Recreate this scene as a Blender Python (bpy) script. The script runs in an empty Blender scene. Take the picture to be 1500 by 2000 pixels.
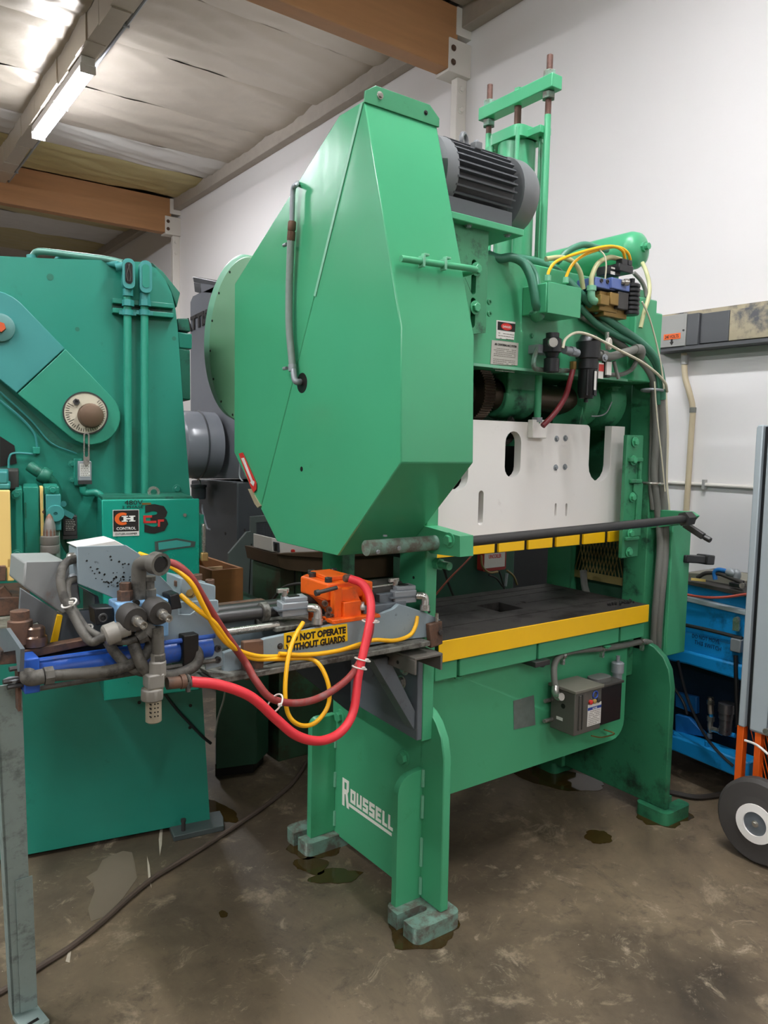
import bpy, bmesh, math, random
import numpy as np
from math import radians, sin, cos, pi
from mathutils import Vector as Vec, Matrix, noise
from mathutils.geometry import tessellate_polygon
random.seed(11)
SC = bpy.context.scene
COL = SC.collection

# ---------------------------------------------------------------- camera
FPX, CX, CY = 1500.0, 750.0, 1000.0

def calibrate(vx=(2808, 905), pitch=5.1, roll=1.15):
    p, r = radians(pitch), radians(roll)
    D = np.array([-sin(r) * cos(p), cos(r) * cos(p), sin(p)])
    dx = np.array([(vx[0] - CX) / FPX, (vx[1] - CY) / FPX, 1.0]); dx /= np.linalg.norm(dx)
    dx = dx - D * dx.dot(D); dx /= np.linalg.norm(dx)
    up = -D
    return np.array([dx, np.cross(up, dx), up])

RW = calibrate()
CW = np.array([0, 0, 1.6])
cam = bpy.data.cameras.new('camera'); cam.sensor_fit = 'HORIZONTAL'; cam.sensor_width = 36.0; cam.lens = 36.0
cam.clip_start = 0.05; cam.clip_end = 100
co = bpy.data.objects.new('camera', cam); COL.objects.link(co)
M = Matrix.Identity(4)
for i in range(3):
    M[i][0] = RW[i][0]; M[i][1] = -RW[i][1]; M[i][2] = -RW[i][2]; M[i][3] = CW[i]
co.matrix_world = M
SC.camera = co

# ---------------------------------------------------------------- world, exposure
w = bpy.data.worlds.new('world'); SC.world = w; w.use_nodes = True
w.node_tree.nodes['Background'].inputs[0].default_value = (0.9, 0.93, 1.0, 1)
w.node_tree.nodes['Background'].inputs[1].default_value = 0.05
SC.view_settings.view_transform = 'Standard'; SC.view_settings.look = 'None'
SC.view_settings.gamma = 1.0; SC.view_settings.use_curve_mapping = False
SC.view_settings.exposure = 0.0
try: SC.cycles.use_denoising = True
except Exception: pass
LAMP_POWER = 58.0          # watts of each fluorescent strip light

# ---------------------------------------------------------------- helpers: places
def V(px, py, ax, v):
    """the point of the plane ax=v that the photograph shows at px,py"""
    d = RW @ np.array([(px - CX) / FPX, (py - CY) / FPX, 1.0])
    i = 'XYZ'.index(ax); t = (v - CW[i]) / d[i]
    return Vec((CW + t * d).tolist())

# frame of the older press on the left (turned 11 degrees)
LO = Vec((1.255, 2.899, 0)); LU = Vec((.982, -.188, 0)).normalized(); LN = Vec((.188, .982, 0)).normalized()
LM = Matrix(((LU.x, LN.x, 0, LO.x), (LU.y, LN.y, 0, LO.y), (0, 0, 1, 0), (0, 0, 0, 1)))

def L(px, py, b=0.0):
    d = Vec((RW @ np.array([(px - CX) / FPX, (py - CY) / FPX, 1.0])).tolist())
    c = Vec(CW.tolist()); t = (b - (c - LO).dot(LN)) / d.dot(LN)
    p = c + t * d - LO
    return (p.dot(LU), b, p.z)

# ---------------------------------------------------------------- helpers: meshes
BASE = {}

def catmull(pts, sub):
    P = [Vec(p) for p in pts]
    if len(P) < 3 or sub <= 1: return P
    out = []
    Q = [P[0] * 2 - P[1]] + P + [P[-1] * 2 - P[-2]]
    for i in range(1, len(Q) - 2):
        for k in range(sub):
            t = k / sub; a, b, c, d = Q[i - 1], Q[i], Q[i + 1], Q[i + 2]
            out.append(0.5 * ((2 * b) + (c - a) * t + (2 * a - 5 * b + 4 * c - d) * t * t + (3 * b - a - 3 * c + d) * t ** 3))
    out.append(P[-1]); return out

class MB:
    def __init__(s, M=None): s.v = []; s.f = []; s.s = []; s.M = M
    def add(s, vs, fs, smooth=False):
        n = len(s.v); s.v += [Vec(v) for v in vs]
        for f in fs: s.f.append([n + i for i in f]); s.s.append(smooth)
        return s
    def box(s, x0, x1, y0, y1, z0, z1):
        return s.add([(x, y, z) for x in (x0, x1) for y in (y0, y1) for z in (z0, z1)],
                     [(0, 1, 3, 2), (4, 6, 7, 5), (0, 4, 5, 1), (2, 3, 7, 6), (0, 2, 6, 4), (1, 5, 7, 3)])
    def hexa(s, a, b):      # two quads
        return s.add(list(a) + list(b), [(0, 1, 2, 3), (7, 6, 5, 4)] + [(i, (i + 1) % 4, (i + 1) % 4 + 4, i + 4) for i in range(4)])
    def obox(s, c, ex, ey, ez):   # centre and three half-axis vectors
        c, ex, ey, ez = Vec(c), Vec(ex), Vec(ey), Vec(ez)
        return s.hexa([c - ex - ey - ez, c + ex - ey - ez, c + ex + ey - ez, c - ex + ey - ez],
                      [c - ex - ey + ez, c + ex - ey + ez, c + ex + ey + ez, c - ex + ey + ez])
    def bar(s, p0, p1, w, h, up=(0, 0, 1)):
        p0, p1 = Vec(p0), Vec(p1); d = p1 - p0; u = Vec(up); r = d.cross(u).normalized(); u = r.cross(d).normalized()
        return s.obox((p0 + p1) / 2, d / 2, r * w / 2, u * h / 2)
    def plate(s, outer, d, holes=()):   # planar polygon of 3D points thickened by vector d
        d = Vec(d); rings = [[Vec(p) for p in outer]] + [[Vec(p) for p in h] for h in holes]
        tris = tessellate_polygon(rings); flat = [p for r in rings for p in r]; n = len(flat)
        fs = [t for t in tris] + [tuple(i + n for i in reversed(t)) for t in tris]
        o = 0
        for r in rings:
            m = len(r)
            for i in range(m): fs.append((o + i, o + (i + 1) % m, o + (i + 1) % m + n, o + i + n))
            o += m
        return s.add(flat + [p + d for p in flat], fs)
    def prism(s, poly, ax, a0, a1, holes=()):
        def P(q, a): return {'X': (a, q[0], q[1]), 'Y': (q[0], a, q[1]), 'Z': (q[0], q[1], a)}[ax]
        d = {'X': (a1 - a0, 0, 0), 'Y': (0, a1 - a0, 0), 'Z': (0, 0, a1 - a0)}[ax]
        return s.plate([P(q, a0) for q in poly], d, [[P(q, a0) for q in h] for h in holes])
    def pp(s, pix, ax, v, th, holes=()):   # outline read off the photograph, on plane ax=v
        d = {'X': (th, 0, 0), 'Y': (0, th, 0), 'Z': (0, 0, th)}[ax]
        return s.plate([V(x, y, ax, v) for x, y in pix], d, [[V(x, y, ax, v) for x, y in h] for h in holes])
    def lp(s, pix, b, th, holes=()):       # the same on the left press (local frame)
        return s.plate([L(x, y, b) for x, y in pix], (0, th, 0), [[L(x, y, b) for x, y in h] for h in holes])
    def lathe(s, prof, p0, d, n=24, cap=True):   # prof: (radius, distance along d)
        p0 = Vec(p0); d = Vec(d).normalized(); a = d.orthogonal().normalized(); b = d.cross(a)
        vs = []; fs = []
        for r, t in prof:
            for k in range(n):
                q = 2 * pi * k / n; vs.append(p0 + d * t + (a * cos(q) + b * sin(q)) * r)
        for i in range(len(prof) - 1):
            for k in range(n): fs.append((i * n + k, i * n + (k + 1) % n, (i + 1) * n + (k + 1) % n, (i + 1) * n + k))
        s.add(vs, fs, True)
        if cap:
            o = len(s.v) - len(vs)
            s.f.append([o + k for k in range(n)][::-1]); s.s.append(False)
            s.f.append([o + (len(prof) - 1) * n + k for k in range(n)]); s.s.append(False)
        return s
    def cyl(s, p0, p1, r, r1=None, n=20):
        p0, p1 = Vec(p0), Vec(p1)
        return s.lathe([(r, 0), (r if r1 is None else r1, (p1 - p0).length)], p0, p1 - p0, n)
    def tube(s, pts, r, n=10, sub=6):
        P = catmull(pts, sub); vs = []; fs = []; a = None
        for i, p in enumerate(P):
            t = (P[min(i + 1, len(P) - 1)] - P[max(i - 1, 0)]).normalized()
            a = t.orthogonal().normalized() if a is None else (a - t * a.dot(t)).normalized()
            b = t.cross(a)
            for k in range(n): q = 2 * pi * k / n; vs.append(p + (a * cos(q) + b * sin(q)) * r)
        for i in range(len(P) - 1):
            for k in range(n): fs.append((i * n + k, i * n + (k + 1) % n, (i + 1) * n + (k + 1) % n, (i + 1) * n + k))
        s.add(vs, fs, True); o = len(s.v) - len(vs)
        s.f.append([o + k for k in range(n)][::-1]); s.s.append(False)
        s.f.append([o + (len(P) - 1) * n + k for k in range(n)]); s.s.append(False)
        return s
    def torus(s, c, ax, R, r, n=24, m=10, a0=0, a1=2 * pi):
        c = Vec(c); d = Vec(ax).normalized(); a = d.orthogonal().normalized(); b = d.cross(a)
        return s.tube([c + (a * cos(a0 + (a1 - a0) * k / n) + b * sin(a0 + (a1 - a0) * k / n)) * R for k in range(n + 1)], r, m, 1)
    def ball(s, c, r, n=16):
        return s.lathe([(max(r * sin(pi * k / 8), 1e-4), r - r * cos(pi * k / 8)) for k in range(9)], Vec(c) - Vec((0, 0, r)), (0, 0, 1), n)
    def build(s, name, mat, parent=None, bev=0, label=None, cat=None, group=None, kind=None):
        M = s.M
        vs = [M @ v for v in s.v] if M else s.v
        if parent is not None: base = BASE[parent.name]
        else:
            lo = Vec([min(v[i] for v in vs) for i in range(3)]); hi = Vec([max(v[i] for v in vs) for i in range(3)])
            base = Vec(((lo.x + hi.x) / 2, (lo.y + hi.y) / 2, lo.z))
        me = bpy.data.meshes.new(name)
        me.from_pydata([tuple(v - base) for v in vs], [], s.f)
        me.polygons.foreach_set('use_smooth', s.s)
        bm = bmesh.new(); bm.from_mesh(me); bmesh.ops.recalc_face_normals(bm, faces=bm.faces); bm.to_mesh(me); bm.free()
        try: me.set_sharp_from_angle(angle=radians(38))
        except Exception: pass
        me.materials.append(mat)
        o = bpy.data.objects.new(name, me); COL.objects.link(o)
        if parent is not None: o.parent = parent
        else: o.location = base
        BASE[o.name] = base
        if bev:
            md = o.modifiers.new('bevel', 'BEVEL'); md.width = bev; md.segments = 2; md.limit_method = 'ANGLE'; md.angle_limit = radians(40)
            md.harden_normals = False
        tag(o, label, cat, group, kind); return o

def tag(o, label=None, cat=None, group=None, kind=None):
    if label: o['label'] = label
    if cat: o['category'] = cat
    if group: o['group'] = group
    if kind: o['kind'] = kind
    return o

def thing(name, base, label, cat, group=None):
    o = bpy.data.objects.new(name, None); COL.objects.link(o); o.location = base; o.empty_display_size = .1
    BASE[o.name] = Vec(base); return tag(o, label, cat, group)

BOLT = {}
def bolt(p, d, r, parent, mat, name='bolt', washer=True, h=.7, n=6):
    """a bolt head on its washer; alike bolts share one mesh"""
    key = (mat.name, washer, h, n)
    if key not in BOLT:
        m = MB()
        if washer: m.lathe([(1.45, 0), (1.45, .18), (1.3, .22)], (0, 0, 0), (0, 0, 1), 18)
        if n == 6: m.lathe([(1, .18), (1, h + .1), (.85, h + .2)], (0, 0, 0), (0, 0, 1), 6)
        else: m.lathe([(1, 0), (1, h), (.92, h + .1), (.5, h + .1), (.5, h * .5)], (0, 0, 0), (0, 0, 1), 18)
        for i in range(len(m.s)):
            if n == 6: m.s[i] = False
        me = bpy.data.meshes.new(name); me.from_pydata([tuple(v) for v in m.v], [], m.f)
        bm = bmesh.new(); bm.from_mesh(me); bmesh.ops.recalc_face_normals(bm, faces=bm.faces); bm.to_mesh(me); bm.free()
        me.materials.append(mat); BOLT[key] = me
    o = bpy.data.objects.new(name, BOLT[key]); COL.objects.link(o); o.parent = parent
    o.location = Vec(p) - BASE[parent.name]; o.scale = (r, r, r)
    o.rotation_euler = Vec(d).to_track_quat('Z', 'Y').to_euler(); BASE[o.name] = BASE[parent.name]
    return o

def text(body, p, xd, up, size, mat, parent, name='lettering', width=None, th=.0006, align='LEFT', bold=0.0, spacing=1.0, line=1.0):
    """flat lettering as a mesh: p is its baseline start, xd reads along, up is its upright"""
    cu = bpy.data.curves.new('t', 'FONT'); cu.body = body; cu.size = size; cu.extrude = th / 2; cu.align_x = align
    cu.offset = bold; cu.space_character = spacing; cu.space_line = line; cu.resolution_u = 2
    t = bpy.data.objects.new('t', cu); COL.objects.link(t)
    bpy.context.view_layer.update()
    me = bpy.data.meshes.new_from_object(t.evaluated_get(bpy.context.evaluated_depsgraph_get()))
    bpy.data.objects.remove(t); bpy.data.curves.remove(cu)
    xd, up = Vec(xd).normalized(), Vec(up); up = (up - xd * up.dot(xd)).normalized(); n = xd.cross(up)
    xs = [v.co.x for v in me.vertices]; sx = 1.0
    if width and xs: sx = width / (max(xs) - min(xs))
    base = BASE[parent.name]
    for v in me.vertices: v.co = Vec(p) + xd * v.co.x * sx + up * v.co.y + n * (v.co.z + th) - base
    me.materials.clear(); me.materials.append(mat); me.name = name
    o = bpy.data.objects.new(name, me); COL.objects.link(o); o.parent = parent; BASE[o.name] = base
    return o

def circ(cx, cy, r, n=16, a0=0, a1=2 * pi, ry=None):
    return [(cx + r * cos(a0 + (a1 - a0) * k / n), cy + (ry or r) * sin(a0 + (a1 - a0) * k / n)) for k in range(n if a1 - a0 > 6.2 else n + 1)]

def stad(cx, z0, z1, r, n=8):     # upright slot outline
    return circ(cx, z1 - r, r, n, 0, pi) + circ(cx, z0 + r, r, n, pi, 2 * pi)

def rrect(x0, x1, y0, y1, r, n=4):
    return (circ(x1 - r, y1 - r, r, n, 0, pi / 2) + circ(x0 + r, y1 - r, r, n, pi / 2, pi) +
            circ(x0 + r, y0 + r, r, n, pi, 1.5 * pi) + circ(x1 - r, y0 + r, r, n, 1.5 * pi, 2 * pi))

# ---------------------------------------------------------------- materials
def lin(h):
    h = h.lstrip('#'); c = [int(h[i:i + 2], 16) / 255 for i in (0, 2, 4)]
    return tuple(((x + .055) / 1.055) ** 2.4 if x > .04045 else x / 12.92 for x in c) + (1,)

def mat(name, hexc, rough=.5, metal=0.0, var=.12, scale=5.0, wear=None, wear_amt=.5, wear_scale=14.0, bump=0.0, bscale=60.0, coat=0.0, emit=None, estr=0.0, spec=.5):
    m = bpy.data.materials.new(name); m.use_nodes = True; nt = m.node_tree; N = nt.nodes; K = nt.links
    b = N['Principled BSDF']; b.inputs['Roughness'].default_value = rough; b.inputs['Metallic'].default_value = metal
    b.inputs['Specular IOR Level'].default_value = spec
    if coat: b.inputs['Coat Weight'].default_value = coat; b.inputs['Coat Roughness'].default_value = .15
    c = lin(hexc); b.inputs['Base Color'].default_value = c
    if emit: b.inputs['Emission Color'].default_value = lin(emit); b.inputs['Emission Strength'].default_value = estr
    tc = N.new('ShaderNodeTexCoord'); out = None
    if var:
        n1 = N.new('ShaderNodeTexNoise'); n1.inputs['Scale'].default_value = scale; n1.inputs['Detail'].default_value = 6; n1.inputs['Roughness'].default_value = .65
        K.new(tc.outputs['Object'], n1.inputs['Vector'])
        mx = N.new('ShaderNodeMix'); mx.data_type = 'RGBA'
        mx.inputs['A'].default_value = tuple(x * (1 - var) for x in c[:3]) + (1,)
        mx.inputs['B'].default_value = tuple(min(1, x * (1 + var) + .01 * var) for x in c[:3]) + (1,)
        K.new(n1.outputs['Fac'], mx.inputs['Factor']); out = mx.outputs['Result']
        mr = N.new('ShaderNodeMapRange'); mr.inputs['To Min'].default_value = max(.02, rough - .12); mr.inputs['To Max'].default_value = min(1, rough + .12)
        K.new(n1.outputs['Fac'], mr.inputs['Value']); K.new(mr.outputs['Result'], b.inputs['Roughness'])
    if wear:
        n2 = N.new('ShaderNodeTexNoise'); n2.inputs['Scale'].default_value = wear_scale; n2.inputs['Detail'].default_value = 8; n2.inputs['Roughness'].default_value = .7
        K.new(tc.outputs['Object'], n2.inputs['Vector'])
        cr = N.new('ShaderNodeValToRGB'); cr.color_ramp.elements[0].position = 1 - wear_amt * .5 - .08; cr.color_ramp.elements[1].position = min(1, 1 - wear_amt * .5 + .06)
        K.new(n2.outputs['Fac'], cr.inputs['Fac'])
        m2 = N.new('ShaderNodeMix'); m2.data_type = 'RGBA'
        if out: K.new(out, m2.inputs['A'])
        else: m2.inputs['A'].default_value = c
        m2.inputs['B'].default_value = lin(wear); K.new(cr.outputs['Color'], m2.inputs['Factor']); out = m2.outputs['Result']
    if out: K.new(out, b.inputs['Base Color'])
    if bump:
        n3 = N.new('ShaderNodeTexNoise'); n3.inputs['Scale'].default_value = bscale; n3.inputs['Detail'].default_value = 4
        K.new(tc.outputs['Object'], n3.inputs['Vector'])
        bp = N.new('ShaderNodeBump'); bp.inputs['Strength'].default_value = bump; bp.inputs['Distance'].default_value = .004
        K.new(n3.outputs['Fac'], bp.inputs['Height']); K.new(bp.outputs['Normal'], b.inputs['Normal'])
    return m

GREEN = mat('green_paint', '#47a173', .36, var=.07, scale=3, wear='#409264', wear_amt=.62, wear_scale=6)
HOODG = mat('hood_green_enamel', '#47a173', .20, var=.05, scale=3, wear='#409264', wear_amt=.5, wear_scale=5, bump=.9, bscale=2.2)
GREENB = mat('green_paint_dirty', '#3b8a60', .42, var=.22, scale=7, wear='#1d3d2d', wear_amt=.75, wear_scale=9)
GREEND = mat('green_paint_oily_shaded', '#2b7450', .42, var=.3, scale=5, wear='#173023', wear_amt=.8, wear_scale=4)  # oily grime, base also darkened for the shade at the lower right
GREENP = mat('green_paint_pale', '#74b392', .35, var=.08, scale=3)
TEAL = mat('teal_paint', '#22836f', .32, var=.10, scale=4, wear='#0d5c4c', wear_amt=.6, wear_scale=5)
TEALB = mat('teal_paint_faded', '#3a8a86', .42, var=.10, scale=3)
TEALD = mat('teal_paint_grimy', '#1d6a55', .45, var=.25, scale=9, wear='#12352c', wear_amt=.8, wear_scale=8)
PADM = mat('foot_paint_worn', '#6f8f80', .6, var=.2, scale=14, wear='#5e5a50', wear_amt=.95, wear_scale=18)
WHITE = mat('white_paint', '#f3efe9', .42, var=.03, scale=3, wear='#cfc9bf', wear_amt=.55, wear_scale=7)
YELLOW = mat('yellow_paint', '#fcc40a', .4, var=.06, scale=8, wear='#4a3a10', wear_amt=.42, wear_scale=22)
CREAM = mat('cream_yellow_paint', '#f3cf7e', .45, var=.05, scale=6, wear='#6b4a1e', wear_amt=.5, wear_scale=24)
STEEL = mat('bolster_steel', '#4b4845', .55, .55, var=.25, scale=8, wear='#2b2724', wear_amt=.85, wear_scale=7)
DARK = mat('oily_black', '#16140f', .5, .2, var=.3, scale=9)
BLACKP = mat('black_plastic', '#17181a', .38, var=.1, scale=9)
RUBBER = mat('black_rubber', '#35322e', .65, var=.2, scale=14)
SHAFT = mat('oily_shaft', '#4a3d30', .35, .7, var=.3, scale=6)
RUST = mat('rusty_steel', '#6d5140', .65, .35, var=.3, scale=16, wear='#3d3733', wear_amt=.9, wear_scale=14)
RODM = mat('thread_rust', '#5f4238', .6, .3, var=.25, scale=30, bump=.5, bscale=220)
ROD = mat('rod_dark_steel', '#4b4a49', .45, .7, var=.2, scale=16)
ALU = mat('dull_aluminium', '#92979a', .42, .2, var=.12, scale=10)
DUSTY = mat('dusty_fitting', '#8a867d', .5, .15, var=.2, scale=20)
CHROME = mat('zinc_fitting', '#b9b6ae', .28, .85, var=.12, scale=20)
GREY = mat('blue_grey_paint', '#86959a', .42, var=.08, scale=5, wear='#2f2f2d', wear_amt=.60, wear_scale=55)
GREYD = mat('slate_grey_paint', '#5f666b', .42, var=.15, scale=8, wear='#3a3836', wear_amt=.7, wear_scale=14)
GREYL = mat('cart_grey_paint', '#a3adb1', .4, var=.05, scale=4)
SHELF = mat('oily_grey_shelf', '#77776f', .5, .2, var=.3, scale=16, wear='#3e3a33', wear_amt=.95, wear_scale=20)
ORANGE = mat('orange_paint', '#ee6414', .42, var=.08, scale=10, wear='#b35a30', wear_amt=.65, wear_scale=14)
ORANGED = mat('orange_frame_paint', '#d9580f', .45, var=.1, scale=8)
BLUE = mat('machine_blue', '#1590d2', .38, var=.15, scale=4, wear='#0a4a70', wear_amt=.7, wear_scale=5)
BLUED = mat('machine_blue_dark', '#1565a8', .45, var=.25, scale=8)
BLUEV = mat('valve_blue', '#7aa6cc', .5, .1, var=.12, scale=18, wear='#5f6e78', wear_amt=.7, wear_scale=20)
BLUEC = mat('cylinder_blue', '#2358b4', .42, var=.25, scale=10, wear='#4a4a58', wear_amt=.85, wear_scale=8)
BLUEM = mat('valve_violet_blue', '#5b6fa8', .4, var=.1, scale=10)
BRASS = mat('brass_casting', '#8f7440', .42, .6, var=.2, scale=14)
REDH = mat('red_hose_rubber', '#d8303a', .5, var=.1, scale=20, wear='#8a5350', wear_amt=.5, wear_scale=16)
REDF = mat('faded_red_hose', '#8a332f', .6, var=.15, scale=20, wear='#7a5d58', wear_amt=.7, wear_scale=12)
REDD = mat('dark_red_hose', '#6d151d', .5, var=.1)
YCAB = mat('yellow_cable_jacket', '#f0b310', .4, var=.06, scale=20, wear='#7a5c18', wear_amt=.5, wear_scale=40)
GHOSE = mat('grey_hose_rubber', '#5b5850', .6, var=.25, scale=20, wear='#37342f', wear_amt=.9, wear_scale=20)
GCOND = mat('grey_conduit_jacket', '#6f7069', .5, var=.15, scale=12)
GRCOND = mat('green_sprayed_conduit', '#3d7b62', .45, var=.15, scale=12)
CLEAR = mat('yellowed_plastic_tube', '#b9b98a', .4, var=.1, scale=9)
WTUBE = mat('ivory_plastic_tube', '#cfc9b0', .4, var=.08, scale=9)
MOTOR = mat('motor_grey_paint', '#4a4d50', .42, var=.12, scale=10)
MOTORL = mat('motor_cover_grey', '#66696a', .42, var=.1, scale=10)
LABELW = mat('label_white', '#dcd9d2', .45, var=.06, scale=20)
LABELM = mat('etched_plate', '#b9b6ac', .38, .2, var=.12, scale=25)
LABELY = mat('sign_yellow', '#f3c80c', .4, var=.05, scale=20)
INK = mat('ink_black', '#1b1714', .5, var=0)
INKG = mat('ink_faint', '#7c766c', .6, var=0)
INKR = mat('ink_red', '#c8302a', .5, var=0)
INKO = mat('ink_orange', '#e2611d', .5, var=0)
INKW = mat('ink_white', '#e9e7e0', .5, var=0)
INKB = mat('ink_blue', '#2b4a9a', .5, var=0)
CREAML = mat('lettering_cream', '#f6f3e6', .45, var=.03, scale=10)
ZIP = mat('zip_tie_white', '#d9d5cc', .45, var=0)
GRIND = mat('grinder_grey_gloss', '#76797f', .22, var=.12, scale=2)
GRINDD = mat('grinder_dark_grey', '#3c3f42', .4, var=.12, scale=5)
SHEET = mat('grey_green_sheet', '#4f5753', .5, var=.12, scale=4)
WOODB = mat('crate_wood', '#8a5a2c', .65, var=.3, scale=7)
TRAY = mat('rusty_tray', '#4c3a26', .6, .2, var=.35, scale=12)
DKGREEN = mat('dark_green_sheet', '#1f4a34', .5, var=.2, scale=4)
TABLEG = mat('bench_green', '#2f5f4c', .5, var=.12, scale=5)
OIL = mat('oil_puddle', '#3a2c10', .06, var=.3, scale=12)
TIRE = mat('tyre_rubber', '#403d3a', .7, var=.12, scale=10)

# ================================================================ SETTING
def floor_mat():
    m = bpy.data.materials.new('stained_concrete'); m.use_nodes = True; nt = m.node_tree; N = nt.nodes; K = nt.links; b = N['Principled BSDF']
    tc = N.new('ShaderNodeTexCoord')
    def nz(s, d=8, r=.65, dist=0.0):
        n = N.new('ShaderNodeTexNoise'); n.inputs['Scale'].default_value = s; n.inputs['Detail'].default_value = d; n.inputs['Roughness'].default_value = r
        n.inputs['Distortion'].default_value = dist; K.new(tc.outputs['Object'], n.inputs['Vector']); return n.outputs['Fac']
    def mix(fac, a, c, lo, hi):
        r = N.new('ShaderNodeMapRange'); r.inputs['From Min'].default_value = lo; r.inputs['From Max'].default_value = hi; K.new(fac, r.inputs['Value'])
        x = N.new('ShaderNodeMix'); x.data_type = 'RGBA'; K.new(r.outputs['Result'], x.inputs['Factor'])
        if isinstance(a, str): x.inputs['A'].default_value = lin(a)
        else: K.new(a, x.inputs['A'])
        x.inputs['B'].default_value = lin(c); return x.outputs['Result']
    c = mix(nz(1.1, 8, .7, .6), '#4a4033', '#776852', .35, .68)
    c = mix(nz(.55, 6, .6, 1.2), c, '#352d23', .52, .70)
    c = mix(nz(4.5, 10, .75, .3), c, '#ab9a80', .56, .78)
    c = mix(nz(2.3, 8, .7, .8), c, '#2c261e', .62, .8)
    c = mix(nz(13, 10, .78, .4), c, '#41382c', .53, .72)
    c = mix(nz(7, 10, .8, .8), c, '#b0a189', .57, .74)
    c = mix(nz(60, 3, .5), c, '#c8bfae', .74, .8)
    K.new(c, b.inputs['Base Color'])
    r = N.new('ShaderNodeMapRange'); r.inputs['To Min'].default_value = .32; r.inputs['To Max'].default_value = .72; K.new(nz(1.7, 6), r.inputs['Value'])
    K.new(r.outputs['Result'], b.inputs['Roughness'])
    bp = N.new('ShaderNodeBump'); bp.inputs['Strength'].default_value = .25; bp.inputs['Distance'].default_value = .004; K.new(nz(35, 6), bp.inputs['Height']); K.new(bp.outputs['Normal'], b.inputs['Normal'])
    return m

PLASTER = mat('white_plaster', '#e3e0dd', .75, var=.03, scale=1.2, wear='#d2ccc4', wear_amt=.45, wear_scale=1.6, bump=.06, bscale=30)
WOOD = mat('glulam_wood', '#a97b52', .6, var=.22, scale=3)
def grain(m, sc):
    nt = m.node_tree
    for n in nt.nodes:
        if n.type == 'TEX_NOISE':
            mp = nt.nodes.new('ShaderNodeMapping'); mp.inputs['Scale'].default_value = sc
            for l in list(n.inputs['Vector'].links): nt.links.new(l.from_socket, mp.inputs['Vector'])
            nt.links.new(mp.outputs['Vector'], n.inputs['Vector'])
grain(WOOD, (.35, 4, 6)); grain(WOODB, (.5, 3, 4))
TIMBERG = mat('weathered_ledger', '#a9a094', .75, var=.2, scale=8)
STEELW = mat('painted_steel_column', '#dcd7ce', .5, var=.05, scale=5)

m = MB(); m.box(-9.5, 4.15, -7, 17, -.1, 0); FLOOR = m.build('floor', floor_mat(), kind='structure')
m = MB(); m.box(4.1, 4.25, -7, 17, 0, 5.2); m.build('wall_right', PLASTER, kind='structure')
GREYW = mat('grey_block_wall', '#77726b', .8, var=.05)  # paint of the walls out of view, grey to bounce less fill
m = MB(); m.box(-9.65, -9.5, -7, 17, 0, 5.2); m.build('wall_left', GREYW, kind='structure')
m = MB(); m.box(-9.5, 4.1, 17, 17.15, 0, 5.2); m.build('wall_back', PLASTER, kind='structure')
m = MB(); m.box(-9.5, 4.1, -7.15, -7, 0, 5.2); m.build('wall_front', GREYW, kind='structure')

def foil(name, hexc, rough, metal, var=.12):
    return mat(name, hexc, rough, metal, var=var, scale=1.8, bump=.8, bscale=7)
FOILS = foil('silver_foil', '#bdb4a6', .42, .3); FOILW = foil('white_foil', '#d2cfca', .5, .05); FOILY = foil('yellowed_foil', '#b5a878', .5, .1); FOILB = foil('bright_foil', '#b9b0a0', .36, .35)
m = MB(); m.box(-9.5, 4.1, -7, 17, 5.05, 5.2); CEIL = m.build('ceiling', FOILS, kind='structure')

def foil_panel(x0, x1, y0, y1, mt, seed):
    """a strip of foil insulation sagging between its battens and crumpled"""
    m = MB(); nx = int(max(10, (x1 - x0) * (30 if x1 > -3 and y0 > 3 else 6))); ny = 30 if x1 > -3 and y0 > 3 else 8; vs = []; fs = []
    for i in range(nx + 1):
        for j in range(ny + 1):
            u, v = i / nx, j / ny; x = x0 + (x1 - x0) * u; y = y0 + (y1 - y0) * v
            z = 4.86 - .022 * sin(pi * v) ** .5
            z += .016 * noise.noise(Vec((x * 1.1, y * 3.2, seed * 3.1))) + .034 * abs(noise.noise(Vec((x * .9 + y * .6, y * 4.5 - x * .8, seed)))) + .014 * abs(noise.noise(Vec((x * 2.6 - y * 2, y * 6 + x, seed + 9))))
            vs.append((x, y, z))
    for i in range(nx):
        for j in range(ny):
            a = i * (ny + 1) + j; fs.append((a, a + 1, a + ny + 2, a + ny + 1))
    m.add(vs, fs, True); return m.build('foil_panel', mt, CEIL)

PX0, PX1 = 1.765, 1.92     # the wrapped purlin that carries the strip lights
k = 0
for y0, y1, mt in ((4.76, 5.75, FOILS), (5.75, 6.75, FOILS), (6.75, 7.75, FOILS), (7.75, 8.75, FOILS), (8.75, 9.45, FOILW), (9.45, 10.44, FOILY), (10.6, 11.6, FOILW), (11.6, 12.6, FOILY), (12.6, 13.6, FOILW), (13.6, 15.0, FOILY), (15.0, 17, FOILS)):
    k += 1
    foil_panel(PX1, 4.0, y0, y1, mt, k)
    foil_panel(-2.0, PX0, y0, y1, FOILB if mt is FOILS else mt, k + 20)
for y0 in (-7, -4.2, -1.4, 1.6): foil_panel(-2.0, 4.0, y0, y0 + 2.99, FOILS, k + y0)
foil_panel(PX1, 4.0, 4.595, 4.0, FOILS, 3)
for y0 in range(-7, 17, 4): foil_panel(-9.5, -2.0, y0, y0 + 4, FOILS, k + y0 + .5)

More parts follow.
